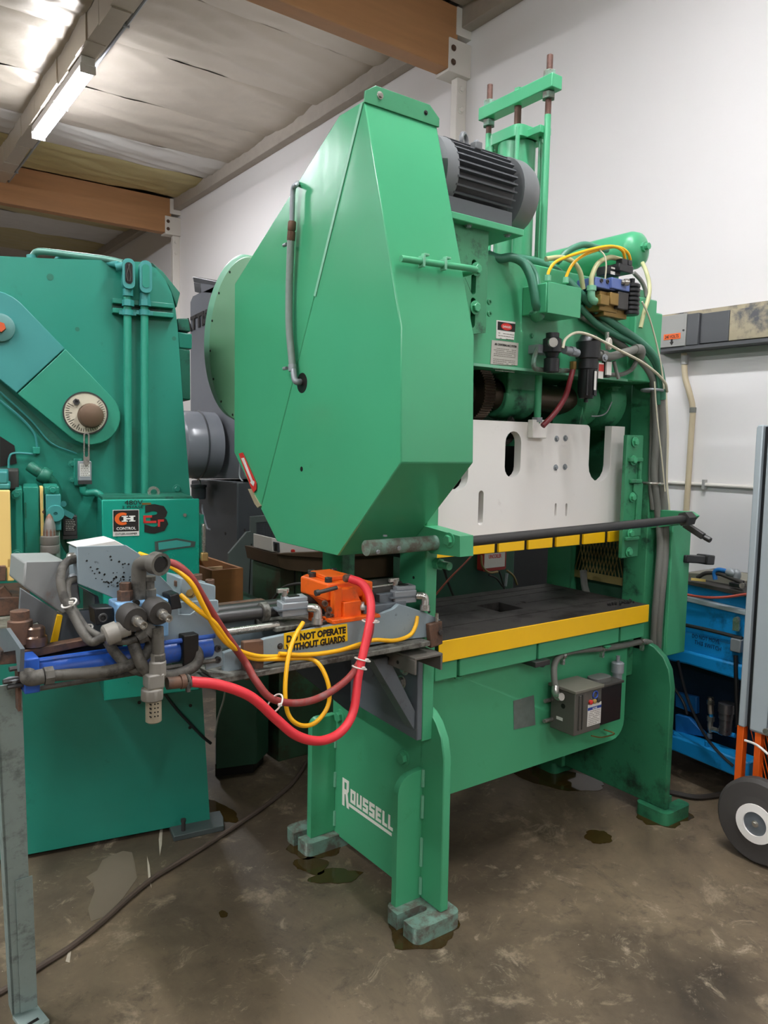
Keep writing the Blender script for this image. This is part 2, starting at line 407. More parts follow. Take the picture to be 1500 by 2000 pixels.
def beam(n, y, x0=-9.5):
    m = MB(); m.box(x0, 3.97, y, y + .14, 4.40, 4.86); b = m.build('trim_%d' % n, WOOD, bev=.008, kind='structure')
    m = MB(); m.box(3.88, 4.1, y - .01, y + .15, 4.38, 4.62); m.box(3.95, 4.1, y - .006, y + .146, 4.66, 4.86); m.build('beam_seat', STEELW, b, bev=.004)
    for z in (4.45, 4.55): bolt((3.92, y - .012, z), (0, -1, 0), .016, b, RUST)
    m = MB(); m.box(4.0, 4.1, y + .03, y + .10, 0, 4.40); c = m.build('trim_%d' % (n + 1), STEELW, bev=.006, kind='structure')
    for z in (4.15, 4.3): bolt((4.04, y + .03, z), (0, -1, 0), .02, c, STEELW)
beam(1, 4.6); beam(3, 10.46); beam(5, -1.3)
m = MB(); m.box(4.0, 4.1, -7, 17, 4.72, 4.90); m.build('trim_7', TIMBERG, bev=.006, kind='structure')
# wrapped purlin along the room, a conduit clipped to its side
m = MB()
for seg in range(60):
    y0 = -2 + seg * .3; r = random.Random(seg)
    a, b2 = r.uniform(-.012, .012), r.uniform(-.015, .01)
    m.box(PX0 + a, PX1 + b2, y0, y0 + .305, 4.64 + r.uniform(-.01, .01), 4.9)
m.build('trim_8', FOILB, kind='structure')
m = MB(); m.tube([(PX1 + .025, -2, 4.66), (PX1 + .025, 16, 4.66)], .014, 8, 1)
for y in range(-2, 16, 2): m.box(PX1 + .0, PX1 + .045, y, y + .02, 4.64, 4.68)
m.build('trim_9', ALU, kind='structure')

TUBE = mat('lit_fluorescent_tube', '#ffffff', .4, var=0, emit='#f6f7ff', estr=112.0)
HOUS = mat('white_enamel', '#d9d6cf', .4, var=.03)
def strip_light(x, y, label, hl=1.02):
    t = thing('strip_light', (x, y, 4.50), label, 'lamp', None)
    m = MB(); m.box(x - .055, x + .055, y - hl - .03, y + hl + .03, 4.57, 4.64); h = m.build('housing', HOUS, t, bev=.006)
    for s in (-1, 1):
        for dx in (-.035, .035):
            m = MB(); m.tube([(x + dx, y + s * .02, 4.535), (x + dx, y + s * hl, 4.535)], .019, 10, 1); m.build('tube', TUBE, t)
    for yy in (-hl - .015, 0, hl + .015):
        m = MB(); m.box(x - .06, x + .06, y + yy - .012, y + yy + .012, 4.515, 4.58); m.build('lamp_holder', HOUS, t)
    la = bpy.data.lights.new('strip_light_glow', 'AREA'); la.shape = 'RECTANGLE'; la.size = .12; la.size_y = 2 * hl; la.energy = LAMP_POWER; la.color = (.96, .98, 1)
    lo = bpy.data.objects.new('strip_light_glow', la); COL.objects.link(lo); lo.parent = t; lo.location = (0, 0, .005)
    return t
ya, yb = V(172, 140, 'Z', 4.535).y, V(74, 268, 'Z', 4.535).y
strip_light(1.84, (ya + yb) / 2, 'lit fluorescent strip light under the foil-wrapped purlin at upper left', (yb - ya) / 2)
strip_light(1.84, 1.1, 'fluorescent strip light on the purlin right above the big green press')
strip_light(1.84, -4.9, 'fluorescent strip light on the purlin farthest behind the viewer')
for x in (-1.3, -5.2):
    for y, wd in ((7.75, 'far'), (2.0, 'middle'), (-3.4, 'near')):
        strip_light(x, y, 'fluorescent strip light, %s one of the %s row to the left' % (wd, 'second' if x > -4 else 'third'))

# stains lying on the concrete
def puddle(cx, cy, rx, ry, seed, label, mt=None, rot=0.0):
    r = random.Random(seed); m = MB(); pts = []
    for i in range(40):
        a = 2 * pi * i / 40; q = 1 + .32 * noise.noise(Vec((cos(a) * 1.3, sin(a) * 1.3, seed * 7.7))) + .12 * noise.noise(Vec((cos(a) * 4, sin(a) * 4, seed * 3.3)))
        x, y = rx * q * cos(a), ry * q * sin(a); pts.append((cx + x * cos(rot) - y * sin(rot), cy + x * sin(rot) + y * cos(rot), .0012))
    m.plate(pts, (0, 0, .0012)); return m.build('oil_puddle', mt or OIL, label=label, cat='puddle', group='oil puddles on the floor')
def pf(px, py): return V(px, py, 'Z', 0)
for i, (px, py, rx, ry, lb, rot) in enumerate((
        (608, 1690, .055, .075, 'brown oil puddle beside the rear slotted foot of the big press', .3),
        (655, 1712, .05, .095, 'long thin oil stain below the brown puddle by the side panel', 1.2),
        (1168, 1635, .06, .05, 'round dark oil spot on open floor before the right leg', 0),
        (436, 1786, .014, .02, 'tiny dark oil spot on the floor near the long cable', 0),
        (1085, 1520, .11, .25, 'large black oil pool underneath the press bed', .5),
        (422, 1585, .06, .13, 'dark ragged damp patch at the corner of the teal press', 0.2))):
    p = pf(px, py); puddle(p.x, p.y, rx, ry, i + 1, lb, rot=rot)

for i, (x, y, rx, ry, lb) in enumerate(((1.56, 1.865, .125, .105, 'dark wet ring around the nearest slotted foot of the big press'), (1.54, 2.51, .115, .105, 'dark wet ring around the rear left slotted foot'), (2.93, 1.88, .14, .11, 'dark wet ring around the right front foot of the big press'))):
    puddle(x, y, rx, ry, i + 20, lb, OIL)
CHALK = mat('chalk_on_floor', '#b5ab98', .8, var=.2, scale=40)
for pts in (((314, 1606), (318, 1614), (316, 1650), (312, 1672), (310, 1640)), ((287, 1672), (292, 1690), (296, 1735), (290, 1720)), ((128, 1878), (134, 1856), (139, 1858), (136, 1880))):
    m = MB(); m.plate([V(x, y, 'Z', .001) for x, y in pts], (0, 0, .0008)); m.build('chalk_mark', CHALK, FLOOR)
PALE = mat('dried_spill', '#6f6454', .5, var=.15, scale=8)
m = MB(); m.plate([V(x, y, 'Z', .0008) for x, y in ((168, 1713), (190, 1700), (200, 1680), (215, 1672), (240, 1662), (258, 1665), (262, 1680), (268, 1715), (240, 1755), (205, 1790), (178, 1800), (172, 1775), (185, 1740), (182, 1725))], (0, 0, .0006)); m.build('dried_spill', PALE, FLOOR)

# ================================================================ THE BIG GREEN PRESS
PRESS = thing('power_press', (2.25, 2.2, 0), 'big bright green power press with angular belt hood and white slide', 'press')
XL, XR = 1.60, 2.87       # outer face of the left side frame, inner face of the right one
P = PRESS

# ---- left side frame
m = MB(); m.prism([(1.94, .045), (2.5, .045), (2.5, .93), (1.94, .93)], 'X', XL, XL + .03); SIDE = m.build('side_panel', GREEN, P, bev=.003)
m = MB(); m.prism([(1.822, .055), (1.945, .055), (1.945, .73), (1.905, .715), (1.87, .685), (1.84, .64), (1.826, .58)], 'X', XL, XL + .033); m.build('leg', GREEN, P, bev=.004)
m = MB(); m.prism([(XL, .055), (1.495, .055), (1.495, .44)] + circ(1.555, .445, .06, 5, pi, pi / 2) + [(XL, .51)], 'Y', 1.93, 1.955); m.build('leg_gusset', GREEN, P, bev=.003)
m = MB()
for z0, z1 in ((.07, .13), (.17, .27), (.34, .42), (.45, .51)): m.tube([(XL - .003, 1.926, z0), (XL - .003, 1.926, z1)], .006, 6, 1)
m.build('weld_bead', GREENP, P, kind='stuff')
m = MB(); m.prism([(XL, .055), (1.49, .055), (1.49, .49)] + circ(1.525, .50, .035, 4, pi, pi / 2) + [(XL, .535)], 'Y', 2.475, 2.505); m.build('leg_gusset', GREEN, P, bev=.003)
m = MB()
for z0, z1 in ((.08, .14), (.24, .30), (.40, .45)): m.tube([(XL - .003, 2.472, z0), (XL - .003, 2.472, z1)], .006, 6, 1)
m.build('weld_bead', GREENP, P, kind='stuff')
m = MB(); m.box(1.558, 1.606, 1.892, 2.033, .625, 1.95); m.build('front_post', GREEN, P, bev=.004)
m = MB(); m.box(1.56, 1.62, 2.39, 2.53, .931, 2.1); m.build('rear_post', GREENB, P, bev=.004)
m = MB(); m.box(1.575, 1.62, 1.95, 2.5, 1.42, 2.28); m.build('upper_side_plate', GREENB, P, bev=.004)
for z, y in ((.79, 1.96), (.40, 2.0)): pass
bolt(V(790, 1480, 'X', XL), (-1, 0, 0), .021, P, GREEN); bolt(V(665, 1400, 'X', XL), (-1, 0, 0), .021, P, GREEN)
m = MB(); m.cyl((1.60, 1.88, 1.215), (1.60, 1.825, 1.215), .013); m.lathe([(.02, 0), (.02, .02)], (1.60, 1.89, 1.215), (0, -1, 0), 6)
m.build('post_stud', GREENB, P)
for px, py in ((808, 1128), (838, 1195), (812, 1195)):
    p = V(px, py, 'X', 1.558) if px < 830 else V(px, py, 'Y', 1.892)
    m = MB(); m.cyl(p, p - Vec((.0012, 0, 0)) if px < 830 else p - Vec((0, .0012, 0)), .005, n=10); m.build('tapped_hole', DARK, P)

# ---- right side frame
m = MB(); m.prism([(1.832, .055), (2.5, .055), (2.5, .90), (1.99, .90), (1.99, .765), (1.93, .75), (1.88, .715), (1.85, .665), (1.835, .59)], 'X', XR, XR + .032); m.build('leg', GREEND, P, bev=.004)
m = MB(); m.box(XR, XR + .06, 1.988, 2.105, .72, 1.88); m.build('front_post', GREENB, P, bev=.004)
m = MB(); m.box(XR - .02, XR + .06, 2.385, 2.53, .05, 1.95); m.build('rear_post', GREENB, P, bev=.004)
m = MB(); m.prism([(2.69, 1.875), (2.868, 1.875), (2.872, 2.165), (2.83, 2.165), (2.83, 2.215), (2.69, 2.215)], 'Y', 1.968, 2.12); m.build('post_head', GREEN, P, bev=.006)
m = MB(); m.box(XR - .09, XR, 2.1, 2.14, .56, .86); m.box(XR - .055, XR, 2.03, 2.09, .60, .84); m.build('bed_end_stiffener', GREENB, P, bev=.003)
m = MB(); m.box(XR + .033, XR + .06, 2.1, 2.4, 1.2, 2.1); m.build('upper_side_plate', GREENB, P, bev=.003)

# ---- slotted feet
def foot(x0, x1, y0, y1, sx, mt):
    """a thick pad whose slot opens at the x end named by sx"""
    ym = (y0 + y1) / 2; hw = .017; r = .028; m = MB()
    if sx < 0: o = [(x0, ym - hw), (x0, y0 + r)] + circ(x0 + r, y0 + r, r, 4, pi, 1.5 * pi) + circ(x1 - r, y0 + r, r, 4, 1.5 * pi, 2 * pi) + circ(x1 - r, y1 - r, r, 4, 0, pi / 2) + circ(x0 + r, y1 - r, r, 4, pi / 2, pi) + [(x0, ym + hw)] + circ(x0 + .09, ym, hw, 6, pi / 2, -pi / 2)
    else: o = [(2 * (x0 + x1) / 2 - q[0], q[1]) for q in ([(x0, ym - hw), (x0, y0 + r)] + circ(x0 + r, y0 + r, r, 4, pi, 1.5 * pi) + circ(x1 - r, y0 + r, r, 4, 1.5 * pi, 2 * pi) + circ(x1 - r, y1 - r, r, 4, 0, pi / 2) + circ(x0 + r, y1 - r, r, 4, pi / 2, pi) + [(x0, ym + hw)] + circ(x0 + .09, ym, hw, 6, pi / 2, -pi / 2))]
    m.prism(o, 'Z', 0, .055); return m.build('foot_pad', mt, P, bev=.003)
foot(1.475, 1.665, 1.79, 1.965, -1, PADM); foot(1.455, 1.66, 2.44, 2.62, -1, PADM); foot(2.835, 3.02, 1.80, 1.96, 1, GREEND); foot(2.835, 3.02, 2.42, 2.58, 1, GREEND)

# ---- bed: apron, rail pieces, bolster
AY = 1.985
ap = [(1.633, .355), (2.69, .355)] + circ(2.69, .43, .075, 5, 1.5 * pi, 2 * pi) + [(2.765, .86), (1.633, .86)]
m = MB(); m.prism(ap, 'Y', AY, AY + .03); m.build('bed_apron', GREEN, P, bev=.003)
m = MB(); m.prism(ap, 'Y', 2.45, 2.48); m.build('bed_rear_plate', GREENB, P)
for a, b in ((1.637, 1.735), (1.748, 2.13), (2.142, 2.62), (2.634, 2.79)):
    m = MB(); m.box(a, b, 1.925, AY, .805, .874); m.build('bed_rail', GREEN, P, bev=.003)
m = MB(); m.box(2.10, 2.18, 1.90, AY, .785, .806); m.build('rail_clamp', ROD, P, bev=.003)
bolt((2.15, 1.915, .79), (0, 0, -1), .012, P, ROD); bolt((1.76, 1.95, .80), (0, 0, -1), .012, P, GREEN); bolt((2.55, 1.93, .80), (0, 0, -1), .012, P, GREEN)
BZ = .947; BX0, BX1, BY0, BY1 = 1.637, 2.79, 1.912, 2.47
hole = [tuple(V(x, y, 'Z', BZ))[:2] for x, y in ((922, 1172), (978, 1161), (985, 1196), (920, 1206))]
hx = [q[0] for q in hole]; hy = [q[1] for q in hole]; hx0, hx1, hy0, hy1 = 2.14, 2.27, 2.13, 2.27
slots = []
for y, x0, x1 in ((2.05, 1.66, 2.76), (2.20, 1.66, 2.12), (2.20, 2.30, 2.76), (2.33, 1.66, 2.76), (2.405, 1.64, 2.78)):
    slots.append([(x0, y), (x1, y), (x1, y + .006), (x0, y + .006)])
m = MB(); m.prism([(BX0, BY0), (BX1, BY0), (BX1, BY1), (BX0, BY1)], 'Z', .915, BZ, [[(hx0, hy0), (hx1, hy0), (hx1, hy1), (hx0, hy1)], circ(2.36, 2.22, .014, 8)] + slots)
BOLS = m.build('bolster_plate', STEEL, P)
m = MB(); m.box(BX0, BX1, BY0, hy0 - .01, .875, .914); m.box(BX0, BX1, hy1 + .01, BY1, .875, .914); m.box(BX0, hx0 - .01, hy0 - .01, hy1 + .01, .875, .914); m.box(hx1 + .01, BX1, hy0 - .01, hy1 + .01, .875, .914)
m.build('bolster_base', STEEL, P)
m = MB(); m.box(BX0 - .002, BX1, BY0 - .006, BY0, .874, BZ); m.build('yellow_edge_strip', YELLOW, P, bev=.0015)
r = random.Random(3); m = MB()
for i in range(26):
    x = BX1 - .17 + r.random() * .16; m.obox((x, 1.96 + r.random() * .03, BZ + .004), (.005, .002, 0), (0, .004, .001), (0, 0, .003 + .005 * r.random()))
m.build('metal_chips', ROD, P, kind='stuff')

# ---- nameplate, lettering on the side
m = MB(); m.pp([(1003, 1369), (1043, 1358), (1046, 1416), (1004, 1425)], 'Y', AY - .002, .002); m.build('name_plate', mat('blank_metal_plate', '#7c8a84', .4, .5, var=.3, scale=30), P)
# "ROUSSELL" emblem: block letters drawn on the side plane between the legs
y0, zt = 2.42, .298
def side(u, v): return Vec((XL - .0012, y0 - u, zt + v))
LET = {'R': [[(0, -.135), (0, 0), (.055, 0), (.055, -.05), (.045, -.065), (.06, -.135), (.04, -.135), (.028, -.075), (.02, -.075), (.02, -.135)]],
       'O': [[(0, -.065), (0, 0), (.042, 0), (.042, -.065)]], 'U': [[(0, 0), (.013, 0), (.013, -.05), (.028, -.05), (.028, 0), (.042, 0), (.042, -.065), (0, -.065)]],
       'S': [[(0, 0), (.042, 0), (.042, -.016), (.015, -.016), (.015, -.026), (.042, -.026), (.042, -.065), (0, -.065), (0, -.049), (.027, -.049), (.027, -.040), (0, -.040)]],
       'E': [[(0, 0), (.042, 0), (.042, -.015), (.015, -.015), (.015, -.025), (.036, -.025), (.036, -.040), (.015, -.040), (.015, -.050), (.042, -.050), (.042, -.065), (0, -.065)]],
       'L': [[(0, 0), (.015, 0), (.015, -.050), (.036, -.050), (.036, -.065), (0, -.065)]],
       'Z': [[(0, 0), (.022, 0), (.022, -.135), (0, -.135)]]}
HOL = {'R': [[(.018, -.016), (.036, -.016), (.036, -.05), (.018, -.05)]], 'O': [[(.014, -.016), (.028, -.016), (.028, -.049), (.014, -.049)]]}
KS = .82; u = 0
for ch, adv, dv in (('R', .070, 0), ('O', .051, -.030), ('U', .051, -.030), ('S', .051, -.030), ('S', .051, -.030), ('E', .051, -.030), ('L', .043, -.030), ('L', .050, -.030), ('Z', .02, 0)):
    m = MB(); m.plate([side((u + q[0]) * KS, (q[1] + dv) * KS) for q in LET[ch][0]], (-.0008, 0, 0), [[side((u + q[0]) * KS, (q[1] + dv) * KS) for q in h] for h in HOL.get(ch, [])])
    m.build('emblem_letter', CREAML, SIDE); u += adv
m = MB(); m.plate([side(a * KS, b * KS) for a, b in ((.048, -.105), (u - .042, -.105), (u - .042, -.12), (.056, -.12))], (-.0008, 0, 0)); m.build('emblem_underline', CREAML, SIDE)

# ---- crown
CYF = 2.0
m = MB(); m.box(1.62, 2.74, CYF, 2.5, 1.88, 2.262); CROWN = m.build('crown', GREEN, P, bev=.006)
m = MB(); m.box(1.70, 2.72, CYF - .006, CYF, 1.874, 1.884); m.build('crown_lip', GREENP, P)
sl = [(1.635, 1.935), (1.80, 1.935), (1.80, 1.975), (1.855, 1.985), (1.855, 2.33), (1.635, 2.33)]
def vy(px, py, y): q = V(px, py, 'Y', y); return (q.x, q.z)
sx, sz = vy(926, 525, 1.962); sx2, sz2 = vy(924, 605, 1.962)
m = MB(); m.prism(sl, 'Y', 1.962, 1.998, [stad(sx, sz - .085, sz + .03, .0105), stad(sx2, sz2 - .06, sz2 + .04, .0105)]); m.build('motor_slide_plate', GREENB, P, bev=.002)
for px, py, rr in ((930, 526, .016), (928, 601, .016)): bolt(V(px, py, 'Y', 1.962), (0, -1, 0), rr, P, GREEN)
for px, py in ((955, 590), (955, 613)): bolt(V(px, py, 'Y', 1.962), (0, -1, 0), .010, P, GREENB, 'socket_screw', False, .5, 18)
p = V(1038, 656, 'Y', CYF); bolt(p, (0, -1, 0), .007, P, GREENB)
# placards on the crown
def placard(px4, y, th, mt, name='placard'):
    m = MB(); m.pp(px4, 'Y', y - th, th); return m.build(name, mt, P, bev=.0006)
pl = placard([(961, 664), (1013, 670), (1011, 714), (958, 711)], CYF, .003, LABELM)
def lines(pl, x0, x1, z0, z1, n, y, mt, seed=1, h=.0022, name='fine_print'):
    r = random.Random(seed); m = MB()
    for i in range(n):
        z = z1 + (z0 - z1) * (i + .5) / n; x = x0
        while x < x1:
            wd = r.uniform(.004, .012); e = min(x1, x + wd)
            if r.random() < .93: m.box(x, e, y - .0006, y, z - h / 2, z + h / 2)
            x += wd + .0022
    m.build(name, mt, pl, kind='stuff')
A = V(961, 664, 'Y', CYF); B = V(1013, 670, 'Y', CYF); Cc = V(1011, 714, 'Y', CYF)
text('AIR COUNTERBALANCE SYSTEM', (A.x + .010, CYF - .003, A.z - .017), (1, 0, 0), (0, 0, 1), .011, INK, pl, width=B.x - A.x - .024, bold=.0002)
lines(pl, A.x + .008, B.x - .016, A.z - .056, A.z - .024, 5, CYF - .003, INKG, 2); lines(pl, A.x + .006, B.x - .018, A.z - .108, A.z - .062, 7, CYF - .003, INKG, 3)
pd = placard([(970, 625), (1007, 629), (1004, 664), (969, 661)], CYF, .002, LABELW)
A = V(971, 626, 'Y', CYF); B = V(1006, 631, 'Y', CYF)
m = MB(); m.box(A.x + .001, B.x - .001, CYF - .0026, CYF - .002, A.z - .032, A.z - .003); m.build('black_header', INK, pd)
m = MB(); cxm = (A.x + B.x) / 2; m.prism(circ(cxm, A.z - .0175, .027, 20, ry=.0125), 'Y', CYF - .0032, CYF - .0026); m.build('red_oval', INKR, pd)
text('DANGER', (cxm, CYF - .0032, A.z - .022), (1, 0, 0), (0, 0, 1), .011, INKW, pd, width=.040, align='CENTER')
lines(pd, A.x + .006, B.x - .006, A.z - .082, A.z - .038, 5, CYF - .002, INKG, 5)
# dark mechanism under the crown: shaft, gear, bearing, connecting arms
m = MB(); m.box(1.64, 2.86, 2.43, 2.46, 1.70, 1.88); m.build('crown_rear_web', GREENB, P)
m = MB(); m.cyl((1.66, 2.2, 1.795), (2.86, 2.2, 1.795), .058, n=28); m.build('crankshaft', SHAFT, P)
m = MB(); n = 60
for i in range(2): pass
gp = []
for i in range(n * 2):
    a = 2 * pi * i / (n * 2); rr = .112 if i % 2 else .104; gp.append((2.2 + rr * cos(a), 1.80 + rr * sin(a)))
m.prism(gp, 'X', 1.985, 2.04); m.build('shaft_gear', SHAFT, P, bev=.001)
m = MB(); m.lathe([(.075, 0), (.085, .02), (.085, .15), (.075, .17)], (2.13, 2.2, 1.79), (1, 0, 0), 28); m.box(2.13, 2.30, 2.12, 2.3, 1.80, 1.90); m.build('bearing_housing', GREENB, P, bev=.004)
m = MB(); m.lathe([(.07, 0), (.1, .01), (.1, .1), (.07, .11)], (2.56, 2.2, 1.79), (1, 0, 0), 28); m.bar((2.61, 2.2, 1.80), (2.52, 2.16, 1.62), .12, .1); m.build('connecting_arm', GREENB, P, bev=.004)
m = MB(); m.lathe([(.06, 0), (.11, .02), (.125, .05), (.125, .1)], (2.70, 2.2, 1.80), (1, 0, 0), 28); m.build('eccentric_housing', GREENB, P)
p = V(1199, 770, 'Y', 2.08); bolt(p + Vec((0, 0, .03)), (0, 0, -1), .019, P, GREENB)
m = MB(); m.tube([V(1195, 785, 'Y', 2.07), V(1185, 805, 'Y', 2.07), V(1172, 812, 'Y', 2.07), V(1155, 813, 'Y', 2.08)], .003, 6); m.build('oil_line', ALU, P)
m = MB(); m.box(1.66, 2.84, 2.40, 2.44, 1.55, 1.75); m.build('rear_cross_tie', GREENB, P)
m = MB(); m.torus(V(985, 838, 'Y', 2.13), (0, 1, 0), .05, .012, 20, 8, -.2, pi + .2); m.build('hose_loop', RUBBER, P)

# ---- white slide
SY = 2.065
def sv(px, py): q = V(px, py, 'Y', SY); return (q.x, q.z)
sxl, sxr, szb, szt = 1.64, 2.783, 1.248, 1.692
ux0, ux1 = sv(1150, 900)[0], sv(1192, 900)[0]; uzb = sv(1168, 941)[1]
out = [(sxl, szb), (sxr, szb), (sxr, szt), (ux1, szt)] + circ((ux0 + ux1) / 2, uzb + (ux1 - ux0) / 2, (ux1 - ux0) / 2, 8, 0, -pi) + [(ux0, szt - .02)] + circ(ux0 - .02, szt - .02, .02, 3, 0, pi / 2)[1:] + [(sxl, szt)]
hs = []
for px, py, w2, h2 in ((1002, 888, .042, .088), (895, 922, .048, .066), (939, 992, .0125, .064)):
    c = sv(px, py); hs.append(stad(c[0], c[1] - h2, c[1] + h2, w2))
for px in (1085, 1106):
    c = sv(px, 996); hs.append(stad(c[0], c[1] - .027, c[1] + .027, .0055, 5))
m = MB(); m.prism(out, 'Y', SY, SY + .035, hs); SLIDE = m.build('slide_front_plate', WHITE, P, bev=.002)
m = MB(); m.box(1.66, 2.76, 2.34, 2.40, 1.283, 1.60); m.box(1.66, 2.76, 2.11, 2.34, 1.283, 1.33); m.build('slide_body', DARK, P)
c = sv(1168, 892); m = MB(); m.box(c[0] - .06, c[0] + .06, 2.2, 2.22, c[1] - .025, c[1] + .025); m.build('slide_web', WHITE, P)
c = sv(1168, 860); m = MB(); m.lathe([(.05, 0), (.06, .03), (.06, .1)], (c[0], 2.32, c[1] + .02), (0, -1, 0), 20); m.build('pitman_end', SHAFT, P)
c = sv(1000, 880); m = MB(); m.lathe([(.02, 0), (.024, .02), (.024, .05), (.014, .06)], (c[0] + .03, 2.22, c[1] + .02), (-.3, 0, -1), 14); m.build('oiler_cup', CHROME, P)
m = MB(); m.box(c[0] - .01, c[0] + .05, 2.18, 2.2, c[1] + .01, c[1] + .05); m.build('hose_fitting', ALU, P)
for px, py in ((1087, 857), (1104, 856), (1085, 913), (1103, 912)): bolt(V(px, py, 'Y', SY), (0, -1, 0), .0085, SLIDE, ALU)
m = MB(); q = sv(1046, 838); m.box(q[0] - .045, q[0] + .035, SY - .028, SY, q[1] - .035, q[1] + .035); m.build('rod_anchor_block', WHITE, SLIDE, bev=.003)
p = V(1049, 822, 'Y', SY - .015); m = MB(); m.cyl((p.x, p.y, p.z - .02), (p.x, p.y, p.z + .11), .010); m.build('adjusting_rod', GREEN, P)
m = MB(); m.cyl((p.x, p.y, p.z - .01), (p.x, p.y, 1.87), .0135); m.build('adjusting_rod', GREEN, P)
m = MB(); m.lathe([(.022, 0), (.022, .018)], (p.x, p.y, p.z - .005), (0, 0, 1), 6); m.build('lock_nut', ALU, P)
# bottom of the slide: dark plate whose front edge is painted in yellow blocks
m = MB(); m.box(1.64, 2.775, SY - .003, 2.45, 1.198, 1.248); m.build('slide_bottom_plate', DARK, P)
for a, b in ((1.66, 1.70), (1.724, 1.862), (1.885, 2.019), (2.041, 2.178), (2.20, 2.338), (2.362, 2.502), (2.528, 2.665), (2.692, 2.772)):
    m = MB(); m.box(a, b, SY - .014, SY - .003, 1.201, 1.246); m.build('yellow_edge_block', YELLOW, P, bev=.0015)
# gib with its bolts on the right post
m = MB(); m.prism([(2.69, 1.14), (2.80, 1.14), (2.80, 1.655), (2.69, 1.655)], 'Y', 1.982, 2.0); GIB = m.build('slide_gib', GREENB, P, bev=.003)
m = MB(); m.box(2.715, 2.785, 1.966, 1.982, 1.455, 1.472); m.box(2.70, 2.785, 1.966, 1.982, 1.545, 1.562); m.box(2.70, 2.785, 1.966, 1.982, 1.215, 1.23); m.box(2.77, 2.785, 1.97, 1.982, 1.47, 1.55)
m.prism([(2.75, 1.23), (2.80, 1.23), (2.80, 1.455), (2.74, 1.455), (2.74, 1.42), (2.765, 1.40), (2.765, 1.30), (2.74, 1.28)], 'Y', 1.972, 1.982)
m.build('gib_rib', GREENB, GIB, bev=.003)
for px, py in ((1240, 863), (1237, 899), (1235, 971), (1231, 1042), (1228, 1078)): bolt(V(px, py, 'Y', 1.978), (0, -1, 0), .0145, GIB, GREEN)
# expanded metal guard between the right posts
m = MB()
for i in range(15):
    for s in (-1, 1):
        ya = 2.11 + i * .0195
        q = [(XR + .012, ya, 1.02), (XR + .012, ya + s * .06, 1.24)]
        if 2.10 <= q[1][1] <= 2.39: m.bar(q[0], q[1], .002, .005, (1, 0, 0))
m.box(XR + .01, XR + .014, 2.105, 2.385, .985, 1.02); m.build('mesh_guard', mat('mesh_guard_brass', '#9a8c55', .5, .3, var=.2), P, kind='stuff')
m = MB(); m.box(XR + .03, XR + .05, 2.105, 2.39, .85, 1.25); m.build('window_cover', DKGREEN, P)
m = MB(); m.tube([(XR - .03, 2.3, 1.03), (XR - .05, 2.27, .96), (XR - .07, 2.22, .9)], .016, 8); m.build('conduit_stub', GCOND, P)

# ---- front bar (light curtain bar) on its brackets
m = MB(); m.plate([(1.55, 1.97, 1.345), (1.55, 1.845, 1.335), (1.55, 1.725, 1.325), (1.55, 1.722, 1.262), (1.55, 1.86, 1.255), (1.55, 1.93, 1.285)], (.055, 0, 0)); m.build('bar_bracket', GREEN, P, bev=.003)
bolt(V(878, 1055, 'X', 1.55), (-1, 0, 0), .0165, P, GREEN)
m = MB(); m.cyl((1.285, 1.84, 1.292), (1.55, 1.84, 1.292), .0235, n=24); m.build('bar_sleeve', PADM, P)
for px, py in ((737, 1077), (778, 1070), (760, 1050)):
    q = V(px, py, 'Y', 1.82); bolt((q.x, 1.82 if py > 1060 else 1.84, q.z), (0, -1, -.3) if py > 1060 else (0, 0, 1), .007, P, ALU, 'set_screw', False)
m = MB(); m.cyl((1.60, 1.79, 1.295), (2.83, 1.79, 1.318), .0165, n=20); m.build('front_bar', ROD, P)
m = MB(); m.plate([(2.89, 2.02, 1.338), (2.89, 1.80, 1.345), (2.89, 1.77, 1.33), (2.89, 1.80, 1.295), (2.89, 2.02, 1.25)], (.02, 0, 0)); m.build('bar_bracket', GREENB, P, bev=.003)
m = MB(); m.lathe([(.03, 0), (.03, .05)], (2.82, 1.79, 1.318), (1, 0, 0), 6); m.build('bar_nut', ROD, P)
a = V(1350, 1030, 'X', 2.90); b = V(1374, 1048, 'X', 2.90)
m = MB(); m.bar(a + Vec((0, .03, .01)), b, .022, .026); m.lathe([(.013, 0), (.013, .03)], b + Vec((-.01, -.01, 0)), (0, -1, -.4), 6); m.build('bar_lever', ROD, P, bev=.003)

# ---- belt hood, in two halves along its slanting seam
HX0, HX1 = 1.281, 1.55
prof = [(1.88, 2.575), (1.687, 1.915), (1.675, 1.548), (1.985, 1.25), (2.384, 1.25), (2.737, 1.55), (2.737, 2.19), (2.02, 2.575)]
front = [(1.884, 2.570), (1.687, 1.915), (1.675, 1.548), (1.985, 1.25), (2.384, 1.25), (2.508, 1.354)]
rear = [(1.889, 2.572), (2.02, 2.572), (2.737, 2.19), (2.737, 1.55), (2.513, 1.358)]
hcen = V(590, 748, 'X', HX0)
m = MB(); m.prism(front, 'X', HX0, HX1); HF = m.build('hood_front', HOODG, P, bev=.004)
m = MB(); m.prism(rear, 'X', HX0 + .003, HX1 - .002); HR = m.build('hood_rear', HOODG, P, bev=.004)
m = MB(); m.bar((HX0 - .001, 1.892, 2.565), (HX0 - .001, 2.14, 2.06), .004, .012, (0, 1, 0)); m.build('hood_fold', GREENP, HR)
m = MB(); m.cyl((HX0 - .0006, hcen.y, hcen.z), (HX0 + .004, hcen.y, hcen.z), .033, n=28); m.build('hood_hole', DARK, HF)
q = V(589, 916, 'X', HX0); m = MB(); m.cyl(q + Vec((-.0006, 0, 0)), q + Vec((.004, 0, 0)), .0085, n=14); m.build('hood_hole', DARK, HF)
m = MB(); z = 2.572
